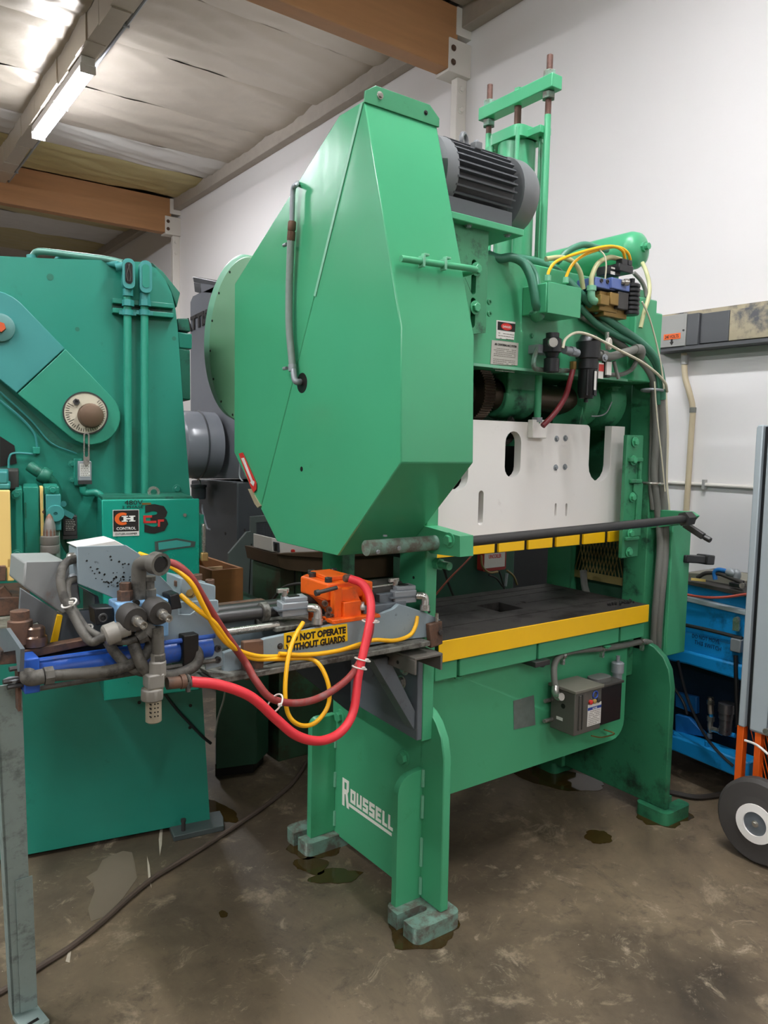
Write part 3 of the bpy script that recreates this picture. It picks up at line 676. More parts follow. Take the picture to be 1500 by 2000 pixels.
m.prism([(HX0 - .002, z - .01), (HX0 + .0, z + .022), (HX0 + .035, z + .045), (HX1 - .035, z + .045), (HX1 + .004, z + .015), (HX1 + .004, z - .01)], 'Y', 1.876, 1.884); FL = m.build('hood_flange', GREENB, P, bev=.001)
bolt((HX0 + .05, 1.876, z + .022), (0, -1, 0), .0075, FL, CHROME); bolt((HX1 - .05, 1.876, z + .018), (0, -1, 0), .005, FL, DARK)
# threaded rod with clamps across the hood's front
ra, rb = V(783, 505, 'Y', 1.722), V(922, 525, 'Y', 1.722)
m = MB(); m.tube([ra, (ra + rb) / 2, rb, rb + Vec((.018, .012, 0)), rb + Vec((.026, .05, 0)), rb + Vec((.026, .24, 0))], .0095, 10, 5); RD = m.build('hood_tie_rod', GREEN, P)
for px, py in ((822, 505), (864, 514)):
    q = ra + (rb - ra) * ((px - 783) / 139); m = MB(); m.obox(q + Vec((0, 0, .0)), (.004, 0, 0), (0, .012, 0), (0, 0, .016)); m.obox(q + Vec((.012, 0, .02)), (.009, 0, 0), (0, .008, 0), (0, 0, .003)); m.build('rod_clamp', GREENP, RD, bev=.001)
# flexible hose down the side of the hood
m = MB(); m.tube([V(585, 358, 'X', HX0 + .02), V(577, 362, 'X', HX0 - .02), V(572, 375, 'X', HX0 - .022), V(570, 440, 'X', HX0 - .022)], .0085, 10); m.build('hood_pipe', ALU, P)
m = MB(); m.lathe([(.011, 0), (.014, .004), (.014, .03), (.011, .032), (.014, .036), (.014, .06), (.011, .064)], V(568, 472, 'X', HX0 - .022), V(570, 440, 'X', HX0 - .022) - V(568, 472, 'X', HX0 - .022), 8); m.build('pipe_union', RUST, P)
m = MB(); m.tube([V(568, 470, 'X', HX0 - .022), V(565, 560, 'X', HX0 - .02), V(565, 640, 'X', HX0 - .02), V(570, 700, 'X', HX0 - .02), V(572, 722, 'X', HX0 - .02)], .0125, 12); m.build('hood_hose', mat('braided_grey_hose', '#7f8c84', .55, .1, var=.2, scale=40), P)
m = MB(); m.lathe([(.014, 0), (.014, .022)], V(571, 712, 'X', HX0 - .02), (0, -.1, -1), 10); m.tube([V(573, 722, 'X', HX0 - .02), V(576, 742, 'X', HX0 - .022), V(583, 746, 'X', HX0 - .012), V(596, 744, 'X', HX0 + .03)], .0105, 10); m.build('hose_elbow', ALU, P)
m = MB(); q = V(560, 477, 'X', HX0 - .02); m.cyl(q, q + Vec((0, .02, 0)), .006, n=10); q = V(560, 719, 'X', HX0 - .02); m.cyl(q, q + Vec((0, .02, 0)), .006, n=10); m.build('hose_clamp_screw', ALU, P)
# red and white sticker on the hood's sloping lower rear edge
m = MB(); m.pp([(466, 886), (473, 884), (500, 944), (500, 956), (495, 962), (489, 950)], 'X', HX0 - .003, .003); st = m.build('arrow_sticker', INKR, HR)
m = MB(); m.pp([(471, 895), (476, 894), (493, 938), (497, 941), (495, 950), (488, 942), (490, 940)], 'X', HX0 - .0042, .001); m.build('sticker_arrow', LABELW, st)
m = MB(); m.tube([V(469, 905, 'X', HX0 + .02), V(468, 930, 'X', HX0 + .02), V(474, 940, 'X', HX0 + .02)], .003, 6); m.build('wire_handle', ALU, HR)
m = MB(); m.pp([(484, 955), (490, 957), (508, 988), (503, 992), (497, 984)], 'X', HX0 - .002, .02); m.build('hood_latch', mat('latch_bare_metal', '#b9a98a', .45, .3, var=.15), HR)
# round flywheel guard behind the hood
m = MB(); m.lathe([(.31, 0), (.33, .012), (.33, .24)], (1.386, 2.955, 2.02), (1, 0, 0), 64); m.build('flywheel_guard_rim', GREENP, P)
m = MB(); m.lathe([(.318, 0), (.325, .006), (.325, .03)], (1.375, 2.865, 2.0), (1, 0, 0), 64); FG = m.build('flywheel_guard_face', mat('green_paint_olive', '#6a9a74', .45, var=.1, scale=4), P)
for a in range(-75, 90, 24): bolt((1.375, 2.865 + .305 * cos(radians(a)), 2.0 + .305 * sin(radians(a))), (-1, 0, 0), .005, FG, DARK, 'rivet', False, .5, 18)

# ---- motor on its plate
MC = Vec((0, 2.06, 2.488)); MX0, MX1 = 1.62, 2.03
m = MB(); m.box(1.60, 1.985, 1.925, 2.19, 2.322, 2.345); MP = m.build('motor_base_plate', GREEN, P, bev=.003)
for x in (1.75, 1.93): bolt((x, 1.95, 2.322), (0, 0, -1), .009, MP, ALU)
m = MB(); m.lathe([(.06, -.04), (.10, -.02), (.108, 0), (.108, .31)], (MX0 + .03, MC.y, MC.z), (1, 0, 0), 40); m.box(1.66, 1.95, MC.y - .11, MC.y + .11, 2.345, 2.40); MO = m.build('motor', MOTOR, P)
for i in range(32):
    a = 2 * pi * i / 32
    if -.62 < sin(a) + .2 or True:
        d = Vec((0, cos(a), sin(a))); c = Vec(((MX0 + MX1) / 2 - .005, MC.y, MC.z)) + d * .117
        m = MB(); m.obox(c, (.135, 0, 0), d * .0125, Vec((0, -sin(a), cos(a))) * .0028); m.build('cooling_fin', MOTOR, MO)
m = MB(); m.lathe([(.132, 0), (.132, .055), (.122, .085), (.095, .10), (.03, .103)], (MX1 - .045, MC.y, MC.z), (1, 0, 0), 40); m.build('fan_cover', MOTORL, MO)
m = MB(); m.lathe([(.128, 0), (.128, .05), (.1, .06)], (MX0 + .07, MC.y, MC.z), (-1, 0, 0), 40); m.build('end_bell', MOTORL, MO)
q = V(906, 283, 'Y', MC.y)
m = MB(); m.torus((q.x, MC.y, MC.z + .148), (-.5, 1, 0), .025, .008, 24, 8); m.cyl((q.x, MC.y, MC.z + .10), (q.x, MC.y, MC.z + .13), .014); m.build('lifting_eye', MOTORL, MO)
m = MB(); m.box(q.x - .035, q.x - .005, MC.y - .10, MC.y - .07, MC.z + .09, MC.z + .115); m.build('cover_lug', MOTORL, MO, bev=.003)
bolt((q.x - .02, MC.y - .085, MC.z + .115), (0, 0, 1), .008, MO, ALU)

# ---- counterbalance cylinder and its crosshead
QX = 2.25
yn, yf = 2.055, 2.42; ym = (yn + yf) / 2
zc = V(1010, 268, 'X', QX).z; zb = V(1015, 195, 'X', QX).z
m = MB(); m.cyl((QX, ym, 2.262), (QX, ym, zc - .03), .074, n=36); CYLN = m.build('counterbalance_cylinder', GREEN, P)
m = MB(); m.prism(rrect(QX - .078, QX + .078, ym - .085, ym + .085, .03), 'Z', zc - .032, zc + .012); m.box(QX - .03, QX + .03, ym - .15, ym + .15, zc - .032, zc - .004); m.build('cylinder_head', GREEN, CYLN, bev=.004)
for sx2 in (-1, 1):
    for sy in (-1, 1):
        m = MB(); m.cyl((QX + sx2 * .067, ym + sy * .07, 2.262), (QX + sx2 * .067, ym + sy * .07, zc), .009, n=10); m.build('tie_rod', GREEN, CYLN)
for sy in (-1, 1):
    m = MB(); m.cyl((QX + .01, ym + sy * .115, 2.262), (QX + .01, ym + sy * .115, zc - .03), .007, n=10); m.build('tie_rod', GREENB, CYLN)
m = MB(); m.cyl((QX, ym, zc), (QX, ym, zb), .014, n=14); m.build('piston_rod', RODM, CYLN)
m = MB(); m.box(QX - .028, QX + .028, yn - .015, yf + .015, zb - .022, zb + .028); XH = m.build('crosshead_bar', GREEN, P, bev=.003)
for y, px, pt, pg in ((yn + .025, 1074, 108, 225), (yf - .02, 959, 165, 262)):
    zt2 = V(px, pt, 'X', QX).z; zg = V(px - 5, pg, 'X', QX).z
    m = MB(); m.cyl((QX, y, zg), (QX, y, zt2), .0115, n=12); m.build('threaded_rod', RODM, XH)
    m = MB(); m.cyl((QX, y, 2.2), (QX, y, zg), .0125, n=12); m.build('side_rod', GREEN, XH)
    for z in (zb + .028, zb - .048):
        m = MB(); m.lathe([(.025, 0), (.025, .022), (.02, .026)], (QX, y, z), (0, 0, 1), 6); m.build('lock_nut', PADM, XH)
m = MB(); m.lathe([(.018, 0), (.018, .016)], (QX, ym, zb + .028), (0, 0, 1), 6); m.build('lock_nut', GREENB, XH)

# ---- air tank along the right end
TX, TZ = 2.82, 2.438
m = MB(); m.lathe([(.01, 0), (.045, .006), (.068, .022), (.078, .05), (.078, .62), (.068, .65), (.01, .67)], (TX, 2.04, TZ), (0, 1, 0), 36); TK = m.build('air_tank', GREEN, P)
m = MB(); m.lathe([(.022, 0), (.022, .014), (.014, .014), (.014, .03)], (TX, 2.045, TZ + .005), (0, -1, 0), 8); m.build('tank_plug', GREEN, TK)
m = MB(); m.box(TX - .05, TX + .05, 2.2, 2.26, 2.26, TZ - .05); m.box(TX - .05, TX + .05, 2.5, 2.56, 2.26, TZ - .05); m.build('tank_saddle', GREENB, TK)
m = MB(); m.box(2.72, 2.90, 2.05, 2.5, 2.14, 2.27); m.build('tank_shelf', GREENB, P)

# ---- junction box, valve stack, filter and regulator on the crown front
JY = 1.885
a, b, c2 = V(1068, 551, 'Y', JY), V(1133, 556, 'Y', JY), V(1131, 621, 'Y', JY)
m = MB(); m.box(a.x, b.x, JY, CYF, c2.z, a.z); JB = m.build('junction_box', GREEN, P, bev=.004)
m = MB(); m.box(a.x + .003, b.x + .002, JY - .006, JY, c2.z - .002, a.z + .002); m.build('box_lid', GREEN, JB, bev=.002)
for px in (1047, 1056):
    pass
m = MB(); q = V(1047, 603, 'Y', 1.93); m.lathe([(.022, 0), (.026, .01), (.026, .035), (.02, .04)], q + Vec((.03, .01, -.03)), (-.7, 0, .75), 10); m.build('conduit_nut', GREENB, JB)
m = MB(); m.lathe([(.013, 0), (.013, .02)], V(1069, 549, 'Y', 1.92), (0, 0, 1), 8); m.lathe([(.013, 0), (.013, .02)], V(1104, 553, 'Y', 1.92), (0, 0, 1), 8); m.build('cable_gland', GREENP, JB)
m = MB(); m.lathe([(.01, 0), (.016, .004), (.016, .02)], V(1055, 572, 'Y', 1.94), (-1, -.6, 0), 14); m.build('hole_plug', GREENB, JB)
VY = 1.90
def vbox(name, mt, x0, y0, x1, y1, yy, dp, bev=.003, parent=None):
    a, b = V(x0, y0, 'Y', yy), V(x1, y1, 'Y', yy)
    m = MB(); m.box(min(a.x, b.x), max(a.x, b.x), yy, yy + dp, min(a.z, b.z), max(a.z, b.z)); return m.build(name, mt, parent or P, bev=bev)
VB = vbox('air_valve', BRASS, 1172, 567, 1205, 612, VY + .01, .07)
vbox('valve_base', BRASS, 1180, 598, 1224, 624, VY + .015, .09, .003, VB)
vbox('valve_pilot_block', BLUEM, 1164, 540, 1202, 568, VY, .09, .003, VB); vbox('valve_pilot_block', BLUEM, 1196, 541, 1230, 570, VY - .012, .08, .003, VB)
vbox('valve_end_cover', ROD, 1208, 568, 1227, 606, VY - .008, .08, .003, VB)
vbox('valve_boss', BRASS, 1174, 574, 1190, 597, VY - .014, .03, .002, VB); vbox('valve_boss', BRASS, 1193, 570, 1208, 597, VY - .01, .03, .002, VB)
vbox('solenoid', BLACKP, 1190, 517, 1212, 540, VY, .06, .003, VB); vbox('solenoid', BLACKP, 1210, 513, 1237, 535, VY - .02, .07, .004, VB)
vbox('solenoid_plug', BLACKP, 1216, 504, 1226, 520, VY - .02, .03, .002, VB); vbox('solenoid_plug', BLACKP, 1228, 507, 1235, 520, VY - .02, .03, .002, VB)
vbox('solenoid_label', LABELW, 1194, 521, 1201, 526, VY - .001, .001, 0, VB); vbox('solenoid_label', LABELW, 1193, 529, 1201, 537, VY - .001, .001, 0, VB)
m = MB(); q = V(1213, 551, 'Y', VY - .012); m.lathe([(.009, 0), (.009, .012), (.013, .012), (.013, .03)], q, (.9, -.5, 0), 10); m.build('manual_button', CHROME, VB)
q = V(1241, 583, 'Y', VY - .01); m = MB(); 
for i in range(7): m.lathe([(.030, 0), (.034, .004), (.034, .012), (.030, .016)], q + Vec((0, .02, -.062 + i * .0172)), (0, 0, 1), 16)
m.lathe([(.012, 0), (.012, .02)], q + Vec((0, .02, .058)), (0, 0, 1), 6); m.build('valve_muffler', BLACKP, VB)
for px, py in ((1174, 548), (1186, 550)): bolt(V(px, py, 'Y', VY), (0, -1, 0), .008, VB, ROD, 'socket_screw', False, .4, 18)
m = MB(); m.tube([V(1155, 562, 'Y', VY + .01), V(1155, 580, 'Y', VY + .01), V(1160, 588, 'Y', VY + .01), V(1172, 588, 'Y', VY + .02)], .0145, 12); m.lathe([(.018, 0), (.018, .018)], V(1155, 568, 'Y', VY + .01), (0, 0, 1), 12); m.build('valve_elbow', GREENP, VB)
# regulator
FY = 1.93
q = V(1078, 690, 'Y', FY)
m = MB(); m.lathe([(.016, -.07), (.028, -.066), (.028, -.02), (.02, -.016), (.026, 0), (.034, .004), (.034, .05), (.024, .056), (.024, .072)], q + Vec((0, 0, .0)), (0, 0, 1), 12); RG = m.build('air_regulator', BLACKP, P)
m = MB(); m.lathe([(.011, 0), (.017, .008), (.017, .022)], q + Vec((-.04, -.03, .03)), (-.5, -1, 0), 14); m.build('pressure_gauge', CHROME, RG)
m = MB(); m.box(q.x - .05, q.x + .05, FY + .02, CYF, q.z + .0, q.z + .03); m.build('regulator_pipe', ALU, RG)
q = V(1148, 700, 'Y', FY)
m = MB(); m.lathe([(.018, .085), (.03, .085), (.036, .07), (.046, .06), (.046, .0), (.040, -.004), (.040, -.04)], q, (0, 0, 1), 14); FI = m.build('air_filter', BLACKP, P)
m = MB(); m.lathe([(.034, -.04), (.034, -.13), (.026, -.15), (.008, -.152), (.008, -.165)], q, (0, 0, 1), 14); m.build('filter_bowl', BLACKP, FI)
for k2 in range(3):
    an = -2.4 + k2 * .9; m = MB(); m.box(q.x + .036 * cos(an) - .004, q.x + .036 * cos(an) + .004, FY + .036 * sin(an) - .002, FY + .036 * sin(an) + .002, q.z - .14, q.z - .045); m.build('bowl_guard_rib', BLACKP, FI)
m = MB(); m.box(q.x - .004, q.x + .008, FY - .039, FY - .0375, q.z - .12, q.z - .05); lb = m.build('bowl_label', LABELW, FI)
m = MB(); m.cyl(V(1102, 683, 'Y', FY), V(1128, 690, 'Y', FY), .015, n=12); m.lathe([(.019, 0), (.019, .016)], V(1114, 686, 'Y', FY), (1, 0, 0), 8); m.build('pipe_nipple', ALU, P)
m = MB(); m.tube([V(1168, 694, 'Y', FY), V(1190, 697, 'Y', FY - .02), V(1215, 690, 'Y', FY - .02), V(1243, 682, 'Y', FY - .02)], .0165, 12); m.lathe([(.022, 0), (.022, .03)], V(1172, 694, 'Y', FY - .005), (1, 0, 0), 8); PI = m.build('air_pipe', GCOND, P)
m = MB(); m.tube([V(1240, 682, 'Y', FY - .02), V(1250, 683, 'Y', FY - .02), V(1250, 694, 'Y', FY - .005), V(1246, 699, 'Y', FY + .03)], .020, 12); m.build('pipe_elbow', GCOND, PI)
bolt(V(1181, 699, 'Y', FY - .034), (0, -1, 0), .010, PI, ALU)
q = V(1185, 672, 'Y', FY - .01); m = MB(); m.lathe([(.022, 0), (.024, .012), (.02, .016)], q, (.4, -1, 0), 20); PG = m.build('pressure_gauge', mat('gauge_face', '#cfc9bd', .4, var=.1), P); m = MB(); m.cyl(q + Vec((0, 0, .02)), q + Vec((0, 0, .045)), .008, n=8); m.build('gauge_stem', CHROME, PG)
for px, cc, y0p, y1p in ((1174, None, 708, 740), (1190, None, 706, 733)):
    a2, b2 = V(px - 4, y0p, 'Y', FY - .02), V(px + 4, y1p, 'Y', FY - .02)
    m = MB(); m.box(a2.x, b2.x, FY - .02, FY - .012, b2.z, a2.z); tg = m.build('lockout_tag', LABELW, PI)
    if px == 1174:
        m = MB(); m.box(a2.x, b2.x, FY - .0215, FY - .02, b2.z + .028, a2.z - .006); m.build('red_band', INKR, tg)
m = MB(); m.box(V(1183, 700, 'Y', FY).x - .012, V(1183, 700, 'Y', FY).x + .012, FY - .018, FY + .01, V(1183, 738, 'Y', FY).z, V(1183, 705, 'Y', FY).z); m.build('lockout_valve', ROD, PI, bev=.003)
m = MB(); m.tube([V(1199, 706, 'Y', FY - .02), V(1203, 722, 'Y', FY - .02), V(1208, 740, 'Y', FY - .025)], .007, 8); m.build('valve_lever', GCOND, PI)
m = MB(); m.tube([V(1245, 700, 'Y', FY + .02), V(1235, 720, 'Y', FY + .02), V(1215, 731, 'Y', FY + .03), V(1190, 732, 'Y', FY + .05)], .009, 8); m.build('air_tube', GCOND, P)
m = MB(); m.tube([V(1050, 680, 'Y', 1.96), V(1043, 700, 'Y', 1.96), V(1043, 716, 'Y', 1.96), V(1055, 722, 'Y', 1.97), V(1110, 724, 'Y', 1.98)], .009, 8); m.build('air_tube', PADM, P)

# ---- electrical enclosure and control box
m = MB(); m.box(2.945, 3.075, 1.93, 2.30, .705, 1.30); EN = m.build('electrical_enclosure', GREEN, P, bev=.004)
m = MB(); m.box(2.94, 3.08, 1.912, 1.932, .70, 1.315); m.build('enclosure_door', GREEN, EN, bev=.004)
BYF = 1.845
a, b = V(1124, 1356, 'Y', BYF), V(1172, 1430, 'Y', BYF)
m = MB(); m.box(a.x, b.x, BYF, AY - .02, V(1124, 1438, 'Y', BYF).z, a.z); CB = m.build('control_box', mat('control_box_grey', '#55534c', .5, var=.12, scale=12), P, bev=.004)
m = MB(); m.box(a.x - .006, b.x + .006, BYF - .006, AY - .01, a.z, a.z + .012); m.build('box_lid', mat('dusty_lid', '#6d6a5e', .6, var=.15, scale=14), CB, bev=.002)
m = MB(); m.box(a.x + .02, a.x + .03, BYF - .006, BYF, a.z - .145, a.z - .01); m.box(a.x + .04, a.x + .046, BYF - .006, BYF, a.z - .145, a.z - .01); m.build('box_rib', mat('control_box_grey2', '#4b4943', .5, var=.1), CB, bev=.001)
c1, c2 = V(1174, 1344, 'Y', BYF + .035), V(1212, 1405, 'Y', BYF + .035)
m = MB(); m.box(c1.x, c2.x, BYF + .035, AY - .02, c2.z, c1.z); m.build('terminal_box', BLACKP, CB, bev=.004)
m = MB(); m.box(c1.x - .004, c2.x + .006, BYF + .03, AY - .015, c1.z, c1.z + .01); m.build('box_lid', mat('terminal_lid', '#3d3a36', .5, var=.15), CB, bev=.002)
q = V(1170, 1322, 'Y', 1.93); m = MB(); m.prism(rrect(q.x - .055, q.x + .045, 1.895, 1.955, .02), 'Z', c1.z + .01, c1.z + .03); m.build('horn_cap', mat('cap_grey', '#5f605c', .5, var=.05), CB, bev=.003)
lz = a.z
m = MB(); m.box(b.x - .082, b.x - .002, BYF - .0012, BYF, lz - .142, lz - .056); lb = m.build('warning_label', LABELW, CB)
m = MB(); m.box(b.x - .082, b.x - .002, BYF - .0018, BYF - .0012, lz - .079, lz - .068); m.build('blue_band', INKB, lb)
text('NOTICE', (b.x - .042, BYF - .0018, lz - .0775), (1, 0, 0), (0, 0, 1), .009, INKW, lb, width=.026, align='CENTER')
lines(lb, b.x - .076, b.x - .008, lz - .14, lz - .082, 8, BYF - .0012, INKG, 8)
for dx, mt in ((-.07, INKR), (-.048, mat('lamp_amber', '#a88a4a', .4, var=0)), (-.026, ROD)):
    m = MB(); m.lathe([(.009, 0), (.009, .008), (.006, .01)], (b.x + dx, BYF, lz - .046), (0, -1, 0), 14); m.build('indicator_lamp', mt, CB)
m = MB(); m.torus((b.x - .042, BYF - .002, lz - .022), (0, 1, 0), .014, .003, 18, 6); m.build('wire_loop', INKB, CB)
q = V(1100, 1379, 'X', a.x); m = MB(); m.cyl(q + Vec((-.001, 0, 0)), q + Vec((.004, 0, 0)), .010, n=14); m.build('knockout_hole', DARK, CB)
q = V(1087, 1398, 'X', a.x); q2 = V(1099, 1403, 'X', a.x); m = MB(); m.box(a.x - .001, a.x, q2.y, q.y, q.z - .012, q.z); m.build('box_tag', LABELW, CB)
for pz in (.03, .11):
    m = MB(); m.cyl((a.x - .045, AY - .03, lz - pz - .02), (a.x, AY - .03, lz - pz - .02), .008, n=10); m.build('mount_stud', CHROME, CB)
q = V(1204, 1310, 'Y', 1.95); m = MB(); m.lathe([(.020, 0), (.020, .03), (.026, .03), (.026, .07), (.02, .075), (.008, .075), (.008, .1)], (q.x, 1.945, q.z - .035), (0, 0, 1), 16); m.build('pressure_switch', ALU, P)
m = MB(); m.tube([V(1155, 1437, 'Y', 1.92), V(1175, 1440, 'Y', 1.92), V(1200, 1433, 'Y', 1.94), V(1180, 1425, 'Y', 1.96)], .003, 6); m.build('loose_wire', BRASS, P)
m = MB(); m.tube([V(1085, 1345, 'Y', 1.93), V(1082, 1318, 'Y', 1.94), V(1084, 1295, 'Y', 1.95), V(1098, 1278, 'Y', 1.95), V(1130, 1270, 'Y', 1.95), V(1180, 1266, 'Y', 1.95), V(1220, 1260, 'Y', 1.95), V(1255, 1253, 'Y', 1.96), V(1275, 1258, 'Y', 1.97), V(1281, 1272, 'Y', 1.98)], .0125, 12); CO = m.build('box_conduit', GCOND, P)
for px, py in ((1099, 1280), (1176, 1267), (1254, 1254)):
    q = V(px, py, 'Y', 1.95); m = MB(); m.lathe([(.0155, 0), (.0155, .014)], q - Vec((.007, 0, 0)), (1, 0, .1), 14); m.obox(q + Vec((0, .0, -.024)), (.006, 0, 0), (0, .008, 0), (0, 0, .012)); m.build('conduit_clamp', CHROME, CO)
m = MB(); m.tube([V(1085, 1342, 'Y', 1.93), V(1085, 1352, 'Y', 1.92), V(1090, 1360, 'Y', 1.90), V(1097, 1361, 'Y', 1.88)], .015, 12); m.build('conduit_connector', CHROME, CO)

# ================================================================ THE AIR FEED HUNG ON THE PRESS'S LEFT SIDE
FEED = thing('air_feed', (1.0, 1.9, 0), 'grey air-powered strip feed with orange gripper head bolted to the press side', 'feeder')
F = FEED
FYR = 1.83     # front face of its long rail
def fx(px, py, y=FYR): return V(px, py, 'Y', y)
# rail, shelf, end clamps
m = MB(); m.pp([(437, 1275), (520, 1247), (640, 1222), (735, 1203), (768, 1190), (779, 1180), (795, 1184), (830, 1196), (860, 1210), (860, 1242), (797, 1249), (640, 1273), (545, 1290), (437, 1322)], 'Y', FYR, .016); RAIL = m.build('rail', GREY, F, bev=.002)
m = MB(); a = fx(437, 1300); m.box(a.x, 1.50, 1.99, 2.005, 1.01, 1.085); m.build('rail', GREY, F, bev=.002)
sh = fx(420, 1322); zs = fx(640, 1278).z
m = MB(); m.prism([(.74, 1.79), (1.50, 1.79), (1.50, 2.15), (.74, 2.15)], 'Z', zs - .016, zs); m.build('shelf_plate', SHELF, F, bev=.003)
m = MB(); m.pp([(405, 1312), (467, 1318), (455, 1334), (410, 1322)], 'Y', FYR - .03, .06); m.build('shelf_end', SHELF, F, bev=.003)
for pix, y in (([(476, 1254), (515, 1250), (516, 1293), (514, 1322), (480, 1330), (476, 1300)], FYR - .022), ([(839, 1220), (864, 1213), (865, 1258), (842, 1267)], FYR - .02)):
    m = MB(); m.pp(pix, 'Y', y, .02); m.build('clamp_block', RUST, F, bev=.003)
for px, py in ((488, 1287), (513, 1284), (859, 1235)): bolt(fx(px, py, FYR - .022), (0, -1, 0), .009, F, ROD, 'bolt', False)
m = MB(); q = fx(853, 1208, FYR - .01); m.cyl(q - Vec((0, 0, .02)), q + Vec((0, 0, .016)), .006, n=10); m.build('clamp_pin', CHROME, F)
# warning sign
m = MB(); m.pp([(555, 1237), (678, 1218), (679, 1252), (555, 1268)], 'Y', FYR - .0015, .0015); SG = m.build('warning_sign', LABELY, F, label='yellow warning sign with black lettering')
a, b, c = fx(555, 1237), fx(678, 1218), fx(555, 1268)
up = (a - c).normalized(); xd = (b - a).normalized()
o = a + xd * .006 - up * .026
text('DO NOT OPERATE', o + Vec((0, -.0015, 0)), xd, up, .026, INK, SG, width=.195, bold=.0014)
text('WITHOUT GUARDS', o - up * .0255 + Vec((0, -.0015, 0)), xd, up, .026, INK, SG, width=.195, bold=.0014)
bolt(fx(547, 1262), (0, -1, 0), .006, F, ROD)
# bracket to the press: back plate, channel, brace
m = MB(); m.prism([(1.888, .635), (1.892, .96), (2.42, .96), (2.42, .66)], 'X', 1.535, 1.556); m.build('mount_plate', GREYD, F, bev=.003)
m = MB(); m.plate([(1.36, 1.90, .93), (1.42, 1.90, .93), (1.535, 1.90, .73), (1.535, 1.90, .665)], (0, .05, 0)); m.build('brace', GREYD, F, bev=.003)
m = MB(); m.plate([(1.15, 2.28, .94), (1.55, 2.28, .94), (1.55, 2.28, .60)], (0, .012, 0)); m.build('brace_web', mat('dark_slate', '#3b4044', .45, var=.12), F)
cz0, cz1 = .905, .958; cx0, cx1 = 1.42, 1.53
m = MB(); m.box(cx0, cx1, 1.765, 2.28, cz1 - .008, cz1); m.box(cx0, cx0 + .008, 1.765, 2.28, cz0, cz1 - .008); m.box(cx1 - .008, cx1, 1.765, 2.28, cz0, cz1 - .008); m.build('channel', mat('dirty_channel_steel', '#6b6760', .5, .4, var=.25, scale=14), F, bev=.0015)
for y in (1.85, 1.90): bolt((cx0, y, .925), (-1, 0, 0), .006, F, DARK, 'hole_rim', False, .1, 18)
for q in ((1.535, 1.96, .86), (1.535, 1.975, .81)): bolt(q, (-1, 0, 0), .016, F, CHROME)
# guide rods, slide
for y, z, r, x0, x1, mt in ((1.925, 1.118, .018, .62, 1.06, ROD), (1.885, 1.085, .011, .60, 1.02, CHROME), (1.99, 1.118, .018, .60, 1.50, ROD)):
    m = MB(); m.cyl((x0, y, z), (x1, y, z), r, n=18); m.build('guide_rod', mt, F)
m = MB(); m.box(.66, 1.05, 2.02, 2.05, 1.09, 1.13); m.build('stock_strip', RUST, F)
m = MB(); m.box(1.00, 1.20, 1.86, 2.04, 1.072, 1.085); m.lathe([(.028, 0), (.028, .02)], (.985, 1.925, 1.118), (1, 0, 0), 18); m.build('slide_block', SHELF, F, bev=.002)
m = MB(); m.lathe([(.03, 0), (.04, .02), (.04, .16), (.03, .18)], (1.30, 1.93, 1.135), (1, 0, 0), 20); m.build('bumper', RUBBER, F)
m = MB(); m.box(1.29, 1.45, 1.85, 2.0, 1.06, 1.115); m.build('end_block', GREYD, F, bev=.004)
# the orange gripper head
def ob(name, x0, x1, y0, y1, z0, z1, bev=.004, par=None):
    m = MB(); m.box(x0, x1, y0, y1, z0, z1); return m.build(name, ORANGE, par or F, bev=bev)
c0 = V(640, 1140, 'Y', 1.88)       # near corner of the top block
X0 = c0.x; ZT = c0.z
HD = None
m = MB(); m.prism([(X0, 1.88), (X0 + .135, 1.88), (X0 + .135, 2.06), (X0 + .03, 2.06), (X0 - .005, 2.03)], 'Z', ZT - .052, ZT); HD = m.build('gripper_head', ORANGE, F, bev=.006)
m = MB(); m.prism([(X0 + .02, 1.91), (X0 + .10, 1.91), (X0 + .10, 2.03), (X0 + .03, 2.03)], 'Z', ZT, ZT + .014); m.build('head_cap', ORANGE, HD, bev=.003)
m = MB(); m.plate([(X0 + .0, 1.90, ZT - .052), (X0 + .09, 1.90, ZT - .052), (X0 + .10, 1.90, 1.09), (X0 + .045, 1.90, 1.09)], (0, .09, 0)); m.build('head_neck', ORANGE, HD, bev=.003)
a, b = fx(652, 1148, 1.86), fx(666, 1209, 1.86); m = MB(); m.box(a.x, b.x, 1.855, 1.88, b.z, a.z); m.build('grip_plate', ORANGE, HD, bev=.003)
m = MB(); m.pp([(666, 1150), (694, 1147), (706, 1176), (706, 1200), (668, 1208)], 'Y', 1.862, .10); m.build('grip_body', ORANGE, HD, bev=.004)
a, b = fx(670, 1176, 1.85), fx(704, 1206, 1.85); m = MB(); m.box(a.x, b.x, 1.845, 1.87, b.z, a.z); m.build('grip_face', ORANGE, HD, bev=.003)
a, b = fx(716, 1137, 1.86), fx(727, 1205, 1.86); m = MB(); m.box(a.x, b.x, 1.86, 1.93, b.z, a.z); m.build('grip_plate', ORANGE, HD, bev=.003)
m = MB(); m.pp([(650, 1212), (742, 1199), (744, 1206), (650, 1220)], 'Y', FYR - .002, .06); m.build('grip_base', ORANGE, HD, bev=.002)
a, b = fx(612, 1197, 1.87), fx(628, 1216, 1.87); m = MB(); m.box(a.x, b.x, 1.87, 1.90, b.z, a.z); m.build('stop_block', ORANGE, F, bev=.003)
for x, y in ((X0 + .015, 1.90), (X0 + .04, 2.04), (X0 + .115, 2.03), (X0 + .02, 2.0)):
    bolt((x, y, ZT), (0, 0, 1), .011, HD, ROD, 'cap_screw', False, 1.2, 18)
m = MB(); q = fx(623, 1157, 1.85); m.cyl(q, q + Vec((.06, .0, .008)), .006, n=10); m.lathe([(.009, 0), (.009, .012)], q, (-1, 0, -.1), 10); m.build('adjust_screw', ROD, HD)
